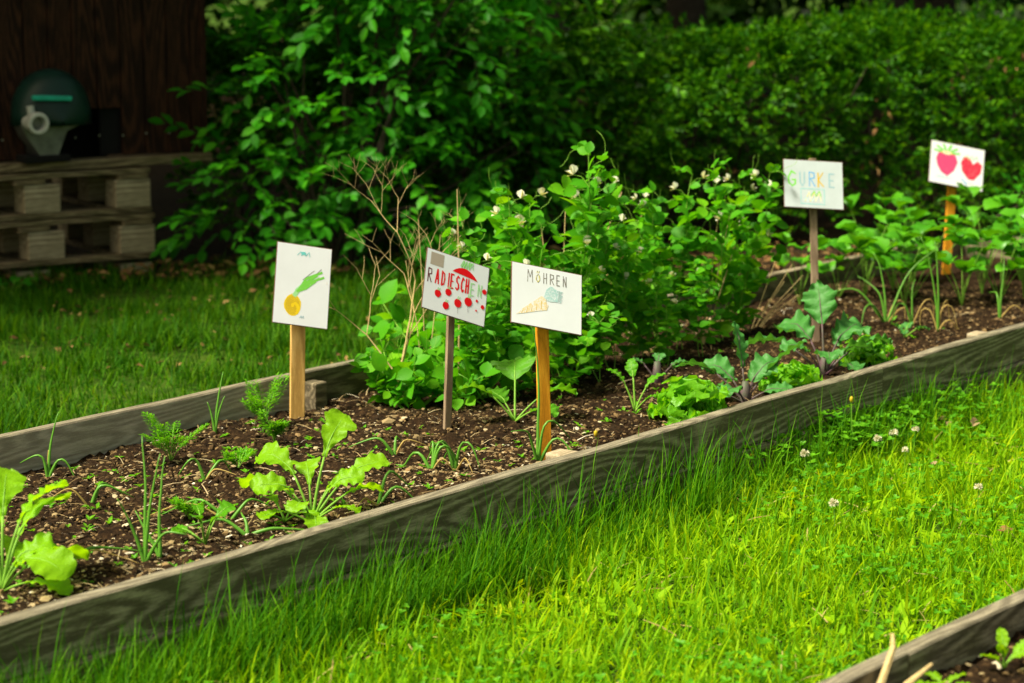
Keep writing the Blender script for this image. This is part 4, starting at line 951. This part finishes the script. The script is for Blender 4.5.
# dry stalk in the near bed
mb = MB(); mb.tube([(-.03, -.03, -.03), (0, 0, .03), (.03, .05, .085), (.035, .09, .10)], [.008, .008, .006, .003], 6)
mb.tube([(0, -.04, -.03), (.05, .0, .03), (.10, .03, .06)], [.008, .007, .003], 6)
p = at(880, 700, .19); tag(mb.build('dry_stalk', M['twig'], loc=(p.x, p.y, .19)), 'pale dry stalk at the board of the second bed', 'dry stalk')
def leafy_at(name, label, cat, loc, leaves, mats, wf):
    root = leafy(name, label, cat, 500, 420, leaves, mats, wf); root.location = loc; return root
q = at(1004, 668, .17); leafy_at('young_plant', 'young bright green seedling in the second bed at the bottom right corner', 'seedling', q, rl(5, 50, 80, .02, .04, .045, .06, .5, 20, 50, .002, 31), [M['lime'], M['stem']], ovate)
q = at(945, 690, .17); leafy_at('young_plant', 'yellow-green leaf tuft low in the second bed, partly below the photo edge', 'seedling', q, rl(5, 20, 50, .01, .03, .045, .06, .5, 20, 50, .002, 33), [M['lime'], M['stem']], ovate)

# ---------------------------------------------------------------- hut, pallets, machine
HA = R(58); HD = Vector((math.sin(HA), math.cos(HA), 0)); HN = Vector((-math.cos(HA), math.sin(HA), 0)); H0 = at(157, 274, 0)
hz = math.atan2(HD.y, HD.x)
def make_pallet():
    root = empty('pallet'); L, Dp = 1.2, .8
    for x in (-1.12, -.54, -.09):
        for y in (.07, .4, .73):
            mb = MB(); mb.box((0, 0, .065), (.175, .13, .13)); b = mb.build('block', M['pallet_block'], root, bevel=.004); b.location = (x, y, .028)
    for x in (-1.12, -.6, -.09):
        mb = MB(); mb.box((0, 0, 0), (.17, .8, .024)); b = mb.build('bottom_board', M['pallet'], root, bevel=.003); b.location = (x, .4, .013)
    mb = MB(); mb.box((0, 0, 0), (1.2, .12, .024)); b = mb.build('bottom_board', M['pallet'], root, bevel=.003); b.location = (-.6, .06, .0375 - .0245 + .001); b.scale = (.998, 1, 1)
    for k, y in enumerate((.07, .235, .40, .565, .73)):
        mb = MB(); mb.box((0, 0, 0), (1.2 - .01 * (k % 2), .125, .024)); b = mb.build('deck_board', M['pallet'], root, bevel=.003); b.location = (-.6, y, .198)
    for x in (-1.12, -.6, -.09):
        mb = MB(); mb.box((0, 0, 0), (.15, .8, .024)); b = mb.build('stringer', M['pallet'], root, bevel=.003); b.location = (x, .4, .1715)
    return root
pal = make_pallet()
pal2 = copy_tree(pal)
PZ = .078
pal.location = H0 + Vector((0, 0, PZ)); pal.rotation_euler = (0, 0, hz); tag(pal, 'lower grey wooden pallet of the stack under the dark hut', 'pallet', 'pallets under the hut')
pal2.location = H0 + HN * .015 - HD * .01 + Vector((0, 0, PZ + .215)); pal2.rotation_euler = (0, 0, hz + .01); tag(pal2, 'upper wooden pallet of the stack, right below the dark hut wall', 'pallet', 'pallets under the hut')
for x, lab in ((-.09, 'short wooden foot block under the right end of the lower pallet'), (-.6, 'short wooden foot block under the middle of the lower pallet'), (-1.12, 'short wooden foot block under the left end of the lower pallet')):
    mb = MB(); mb.box((0, 0, .028), (.16, .3, .056)); o = mb.build('foot_block', M['pallet_block'], bevel=.004); o.location = H0 + HD * x + HN * .17; o.rotation_euler = (0, 0, hz); tag(o, lab, 'wood block', 'foot blocks under the pallets')
HUTZ = PZ + .43 + .003
hut = empty('wooden_hut', H0 + HN * .13 + Vector((0, 0, HUTZ)), hz, 'dark brown wooden hut of vertical planks on stacked pallets', 'hut')
hx1 = .31; 
mb = MB(); x = -4.0; r = random.Random(3); ox0, ox1, oz = -.56, -.20, .27
while x < hx1 - .001:
    w_ = min(.118, hx1 - x); z0 = .05
    if x + w_ > ox0 and x < ox1: z0 = oz
    mb.box((x + w_ / 2, .0 + r.uniform(0, .004), (z0 + 2.1) / 2), (w_ - .006, .02, 2.1 - z0)); x += w_
mb.build('plank_wall', M['hut'], hut, bevel=.002)
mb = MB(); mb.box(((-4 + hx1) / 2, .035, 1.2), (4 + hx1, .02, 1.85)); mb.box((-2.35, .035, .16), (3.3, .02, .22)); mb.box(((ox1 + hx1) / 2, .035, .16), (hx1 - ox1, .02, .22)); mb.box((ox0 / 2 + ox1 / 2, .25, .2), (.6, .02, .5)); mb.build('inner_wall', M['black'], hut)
mb = MB(); x = -.0
for s_ in np.arange(0, 1.9, .12): mb.box((hx1 - .012, .03 + s_ + .06, 1.05), (.02, .114, 2.1))
mb.build('side_wall', M['hut'], hut)
mb = MB(); mb.box((hx1 + .006, .0, 1.05), (.03, .035, 2.12)); mb.build('corner_post', M['hut'], hut, bevel=.003)
mb = MB(); mb.box((-1.9, -.02, .02), (4.45, .12, .04)); mb.build('sill_board', M['pallet'], hut, bevel=.004)
mb = MB(); mb.box((-1.85, .9, 2.14), (4.9, 2.6, .06), rot=Matrix.Rotation(.12, 3, 'X')); mb.build('roof', M['roof'], hut)
mb = MB(); M['screw'] = plain('screw_head', (.45, .43, .4), .4, metal=.6)
for k in range(14):
    for zz in ((.14, .84) if k % 2 else (.145,)): mb.tube([(hx1 - .06 - .118 * k, -.009, zz), (hx1 - .06 - .118 * k, -.0135, zz)], .0042, 8)
mb.build('screw_heads', M['screw'], hut)
# machine: domed green housing with a pale round outlet
M['housing'] = plain('dark_green_enamel', (.008, .035, .025), .4, (.004, .018, .014), 12, .3)
M['stripe'] = plain('turquoise_strip', (.02, .45, .32), .4)
M['white'] = plain('white_plastic', (.60, .60, .55), .4)
M['metal'] = plain('dull_grey_metal', (.22, .22, .20), .45, (.09, .09, .08), 15, .4, .5)
k_ = H0 + HN * .05; px_m = 213
def hx(px): return (px - 157) / px_m / math.sin(HA)
mac = empty('garden_machine', H0 + HD * (hx(50) + .105) + HN * .10 + Vector((0, 0, HUTZ + .042)), hz, 'dark green domed machine with a white round outlet, standing on the sill of the hut', 'machine')
Sx = 1 / px_m / math.sin(HA) * 1.0; Sz = 1 / px_m
def mx_(px): return (px - 50) * Sx
def mz_(py): return (157 - py) * Sz
# dome
mb = MB(); nu, nv = 28, 10; V = []; F = []
cx, rx = mx_(54), 34 * Sx; cz0, rz = mz_(117), 50 * Sz
for j in range(nv + 1):
    yy = -1 + 2 * j / nv; k2 = max(.02, (max(0, 1 - abs(yy) ** 2.2)) ** .5)
    for i_ in range(nu + 1):
        th = math.pi * i_ / nu; V.append((cx - rx * k2 * math.cos(th), yy * .15, cz0 + rz * k2 * math.sin(th) ** .85 - (.02 if i_ in (0, nu) else 0)))
for j in range(nv):
    for i_ in range(nu): a = j * (nu + 1) + i_; F.append((a, a + 1, a + nu + 2, a + nu + 1))
    F.append((j * (nu + 1), (j + 1) * (nu + 1), (j + 1) * (nu + 1) + nu, j * (nu + 1) + nu))
mb.add(V, F); mb.build('hood', M['housing'], mac, smooth=True, bevel=0)
mb = MB(); mb.box((mx_(46), -.135, mz_(94)), (34 * Sx, .03, 5 * Sz), rot=Matrix.Rotation(.05, 3, 'Y')); mb.build('stripe', M['stripe'], mac, bevel=.006)
mb = MB(); th = np.linspace(0, 2 * math.pi, 25)
prof = [(-.07, .030), (-.07, .036), (-.165, .038), (-.170, .050), (-.195, .050), (-.200, .046), (-.200, .034), (-.15, .030)]
V = [(mx_(30) + rr * math.cos(a), y, mz_(117) + rr * math.sin(a)) for y, rr in prof for a in th[:-1]]; n = 24
F = [(a * n + k, a * n + (k + 1) % n, (a + 1) * n + (k + 1) % n, (a + 1) * n + k) for a in range(7) for k in range(n)]
mb.add(V, F); mb.tube([(mx_(30), -.12, mz_(117)), (mx_(28), -.12, mz_(101))], .018, 8); mb.build('outlet', M['white'], mac, smooth=False)
mb = MB(); mb.tube([(mx_(30), -.162, mz_(117)), (mx_(30), -.158, mz_(117))], .032, 20); mb.build('outlet_glass', M['metal'], mac)
mb = MB(); V = []
for y in (-.085, .08):
    for (a, c_) in ((22, 120), (82, 114), (80, 119), (62, 127), (54, 150), (38, 150), (27, 132)): V.append((mx_(a), y, mz_(c_)))
mb.add(V, [(0, 6, 5, 3)[::1], (3, 5, 4, 4)][:1] + [(k, (k + 1) % 7, (k + 1) % 7 + 7, k + 7) for k in range(7)] + [(7, 10, 12, 13)], [(3, 5, 4), (0, 3, 1), (1, 3, 2), (10, 11, 12), (7, 8, 10), (8, 9, 10)]); mb.build('lower_body', M['metal'], mac)
mb = MB(); mb.box((mx_(44), 0, mz_(153.5)), (40 * Sx, .2, 7 * Sz)); mb.build('foot_plate', M['black'], mac, bevel=.006)

# ---------------------------------------------------------------- hedge and shrubs
RH = rhombT(1, .55, .22)
SPR_S = [sprayT(11, .15, RH, .036, 60, k) for k in range(4)]
SPR_M = [sprayT(8, .26, leafT(1, .56, 3, .12, .2), .078, 58, k, tw=.0018) for k in range(4)]
SPR_L = [sprayT(9, .55, leafT(1, .6, 2, .12, .2), .17, 58, k) for k in range(3)]
def hedge_build():
    root = empty('hedge', (2.6, 12.6, 0), label='long dense dark green hedge of small leaves running behind the bed', cat='hedge')
    mb = MB()
    n = 13500; x = rng.uniform(-1.6, 7.4, n); u = rng.random(n) ** .7
    front = rng.random(n) < .52
    y0 = 11.95 + .14 * (x + 1.5) + .22 * vnoise(x * .35, x * 0, 51)
    topz = .985 + .06 * vnoise(x * .3, x * 0 + 1, 52) + .004 * x
    bulge = .18 * vnoise(x * .55, u * 1.1, 53)
    z = np.where(front, .06 + u * topz, 0); y = np.where(front, y0 + .35 * (u ** 3) - bulge + rng.exponential(.10, n), 0)
    dpt = rng.uniform(.3, 1.5, n)
    z = np.where(front, z, topz + .09 * vnoise(x * .8, dpt * .8, 54) - .03 * dpt - np.abs(rng.normal(0, .08, n))); y = np.where(front, y, y0 + dpt)
    yaw = R(-90) + rng.normal(0, .9, n); pitch = np.where(front, rng.normal(.25, .45, n), rng.normal(.7, .4, n))
    P = np.stack([x, y, z], -1) - np.array(root.location)
    ids = rng.integers(0, 4, n); dens = .72 + .45 * vnoise(x * 1.3, z * 1.6 + y * .6, 57) + .25 * (z - .45); ids[rng.random(n) > dens.clip(.15, 1)] = 9
    for k in range(4):
        m_ = ids == k; mb.scatter(SPR_S[k], rots(yaw[m_], pitch[m_], rng.normal(0, .5, m_.sum()), rng.uniform(.8, 1.25, m_.sum())), P[m_])
    n = 1500; x = rng.uniform(-1.6, 7.4, n); y = 12.6 + .14 * (x + 1.5) + rng.uniform(0, .5, n); z = rng.uniform(.1, 1.0, n)
    P = np.stack([x, y, z], -1) - np.array(root.location); mb.scatter(SPR_S[1], rots(rng.uniform(0, 6.3, n), rng.normal(0, .6, n), rng.normal(0, .6, n), 1.4), P)
    mb.build('foliage', M['hedge'], root)
    mb = MB(); n = 260; c_ = rng.integers(0, 40, n); cx_ = rng.uniform(-1.2, 6, 40); cz_ = rng.uniform(.35, .95, 40); x = cx_[c_] + rng.normal(0, .04, n); P = np.stack([x, 11.93 + .14 * (x + 1.5) + rng.normal(0, .06, n), cz_[c_] + rng.normal(0, .05, n)], -1) - np.array(root.location)
    mb.scatter(leafT(1, .45, 2, .3, .3), rots(rng.uniform(0, 6.3, n), rng.uniform(-1.2, .2, n), rng.normal(0, .6, n), rng.uniform(.03, .055, n)), P); mb.build('dead_leaves', M['litter'], root)
    mb = MB()
    for k in range(70):
        x = rng.uniform(-1.5, 7.2); y = 12.15 + .14 * (x + 1.5) + rng.uniform(0, .6); p0 = np.array((x, y, 0)); pts = [p0]; d = np.array((rng.normal(0, .2), rng.normal(-.1, .2), 1.0))
        for q in range(5): pts.append(pts[-1] + d / np.linalg.norm(d) * .2); d += rng.normal(0, .15, 3)
        mb.tube(np.array(pts) - np.array(root.location), np.linspace(.012, .004, 6), 5)
    mb.build('stem', M['bark'], root)
hedge_build()
def shrub(label, base, lobes, spr, m, nspray, stems, scale=1.0, name='shrub', inner=.35, flat=.15):
    """lobes: (dx, dy, z, rx, ry, rz) ellipsoids the sprays fill, from the base"""
    root = empty(name, base, label=label, cat='shrub'); mb = MB(); ms = MB()
    vol = np.array([l[3] * l[4] * l[5] for l in lobes]) ** .67; cnt = (vol / vol.sum() * nspray).astype(int)
    for l, n in zip(lobes, cnt):
        th = rng.uniform(0, 6.3, n); cz = rng.uniform(-.75, 1, n); sz_ = np.sqrt(1 - cz ** 2); rad = 1 - inner * rng.random(n) ** 1.5 + .10 * vnoise(th, cz, 5)
        P = np.stack([l[0] + l[3] * rad * sz_ * np.cos(th), l[1] + l[4] * rad * sz_ * np.sin(th), l[2] + l[5] * rad * cz], -1)
        yaw = th + rng.normal(0, .6, n); pit = cz * .5 + rng.normal(-flat, .35, n); ids = rng.integers(0, len(spr), n); ok = P[:, 2] > .05
        for k in range(len(spr)):
            q = (ids == k) & ok; mb.scatter(spr[k], rots(yaw[q], pit[q], rng.normal(0, .35, q.sum()), scale * rng.uniform(.75, 1.2, q.sum())), P[q])
        for k in range(stems):
            t = rng.uniform(0, 6.3); e = np.array((l[0] + l[3] * .6 * math.cos(t), l[1] + l[4] * .6 * math.sin(t), l[2] + l[5] * rng.uniform(.0, .7)))
            b0 = np.array((rng.normal(0, .08), rng.normal(0, .08), 0)); mid = (b0 + e) / 2 + np.array((rng.normal(0, .06), rng.normal(0, .06), .08)); ms.tube([b0, mid, e], [.014, .010, .004], 5)
    mb.build('foliage', [m, M['bark']], root); ms.build('stem', M['bark'], root); return root
b1 = at(262, 282, 0)
shrub('tall leafy shrub with broad pointed leaves beside the dark hut', (b1.x + .30, b1.y + .40, 0),
      [(-.25, 0, .35, .38, .4, .34), (.35, .05, .30, .35, .35, .30), (-.05, .1, .85, .42, .4, .35), (.45, .25, .95, .4, .4, .38), (.25, .3, 1.45, .5, .5, .4), (.7, .35, .5, .35, .35, .4), (.55, .1, 1.5, .45, .4, .35)], SPR_M, M['shrub'], 640, 5, scale=1.05)
b2 = at(470, 262, 0)
shrub('dark leafy shrub between the tall shrub and the long hedge', (b2.x - .15, b2.y + .45, 0),
      [(0, 0, .45, .5, .4, .42), (.35, .1, 1.0, .5, .45, .4), (-.3, .2, 1.1, .5, .45, .45), (.2, .3, 1.6, .7, .5, .4), (.8, .3, .7, .4, .4, .5)], SPR_M, M['hedge'], 650, 4, scale=.8)
b3 = at(1040, 262, 0)
shrub('small feathery green bush at the right edge behind the strawberries', (b3.x, b3.y - .2, 0), [(0, 0, .22, .24, .25, .22), (.3, .1, .25, .3, .3, .22)], SPR_S, M['shrub'], 220, 3)
b4 = at(10, 300, 0)
sm = MB()
root = empty('young_plant', b4, label='small broad-leaved plant in the grass at the foot of the pallets', cat='plant')
for yw in (20, 150, 80, 260, 320):
    mb = MB(); e, a = stalk(mb, R(yw), R(60), .08, .002, .3); leaf_blade(mb, e, R(yw), a, -.5, .10, .06, ovate, ns=8, nc=4, fold=.2); mb.build('leaf', [M['shrub'], M['stem']], root, smooth=True)

# trees: high crowns that shade the back of the garden
def tree_proto(seed, trunk_h, crown_r):
    r = random.Random(seed); root = empty('tree'); mb = MB(); pts = [np.array((0, 0, -.1))]
    for k in range(7): pts.append(pts[-1] + np.array((r.uniform(-.08, .08), r.uniform(-.08, .08), trunk_h / 7 * 1.25)))
    mb.tube(pts, np.linspace(.16, .07, 8), 9)
    ends = []
    for k in range(9):
        a = k * 2.4; b0 = pts[3 + k % 5]; e = b0 + np.array((math.cos(a) * crown_r * .7, math.sin(a) * crown_r * .7, r.uniform(.4, 1.4))); mb.tube([b0, (b0 + e) / 2 + np.array((0, 0, .15)), e], [.06, .04, .015], 6); ends.append(e)
    mb.build('trunk', M['bark'], root, smooth=True)
    mb = MB(); n = 1500; th = rng.uniform(0, 6.3, n); cz = rng.uniform(-1, 1, n); rad = rng.uniform(.35, 1, n) ** .6; sz_ = np.sqrt(1 - cz ** 2)
    lump = 1 + .18 * vnoise(th * .3, cz * .6, seed)
    P = np.stack([crown_r * rad * lump * sz_ * np.cos(th), crown_r * rad * lump * sz_ * np.sin(th), trunk_h + 1.0 + 1.7 * rad * lump * cz], -1)
    for k in range(3):
        q = rng.integers(0, 3, n) == k; mb.scatter(SPR_L[k], rots(th[q] + rng.normal(0, .7, q.sum()), rng.normal(-.1, .5, q.sum()), rng.normal(0, .4, q.sum()), rng.uniform(.8, 1.3, q.sum())), P[q])
    mb.build('crown', M['crown'], root); return root
tps = [tree_proto(1, 4.2, 1.9), tree_proto(2, 4.6, 2.1)]
tl = [(-5.2, 14.5, 1.0), (-2.6, 14.0, .95), (.2, 15.4, 1.0), (2.6, 16.9, .95), (5.4, 17.0, 1.05), (8.6, 16.8, 1.0), (-6.6, 9.6, 1.0), (-4.0, 18.2, 1.2), (-.6, 18.6, 1.2), (3.2, 19.2, 1.25), (7.2, 19.4, 1.2), (11, 18.5, 1.2), (-6.4, 12.4, 1.0), (1.2, 17.2, 1.0)]
for k, (x, y, s_) in enumerate(tl):
    o = tps[k] if k < 2 else copy_tree(tps[k % 2]); o.location = (x, y, 0); o.rotation_euler = (0, 0, k * 1.3); o.scale = (s_,) * 3
    tag(o, 'dark-trunked tree with a high crown standing behind the hedge', 'tree', 'trees behind the hedge')
# undergrowth far behind
mb = MB(); n = 5200; x = rng.uniform(-12, 16, n); z = rng.random(n) ** .8 * 4.2; y = 24 + 1.0 * vnoise(x * .2, z * .3, 71) + rng.exponential(.5, n)
for k in range(3):
    q = rng.integers(0, 3, n) == k; mb.scatter(SPR_L[k], rots(R(-90) + rng.normal(0, .8, q.sum()), rng.normal(.1, .5, q.sum()), rng.normal(0, .4, q.sum()), 1.5), np.stack([x, y, z], -1)[q])
tag(mb.build('distant_woods', M['crown']), 'dark mass of woodland undergrowth far behind the hedge', 'woods', kind='stuff')
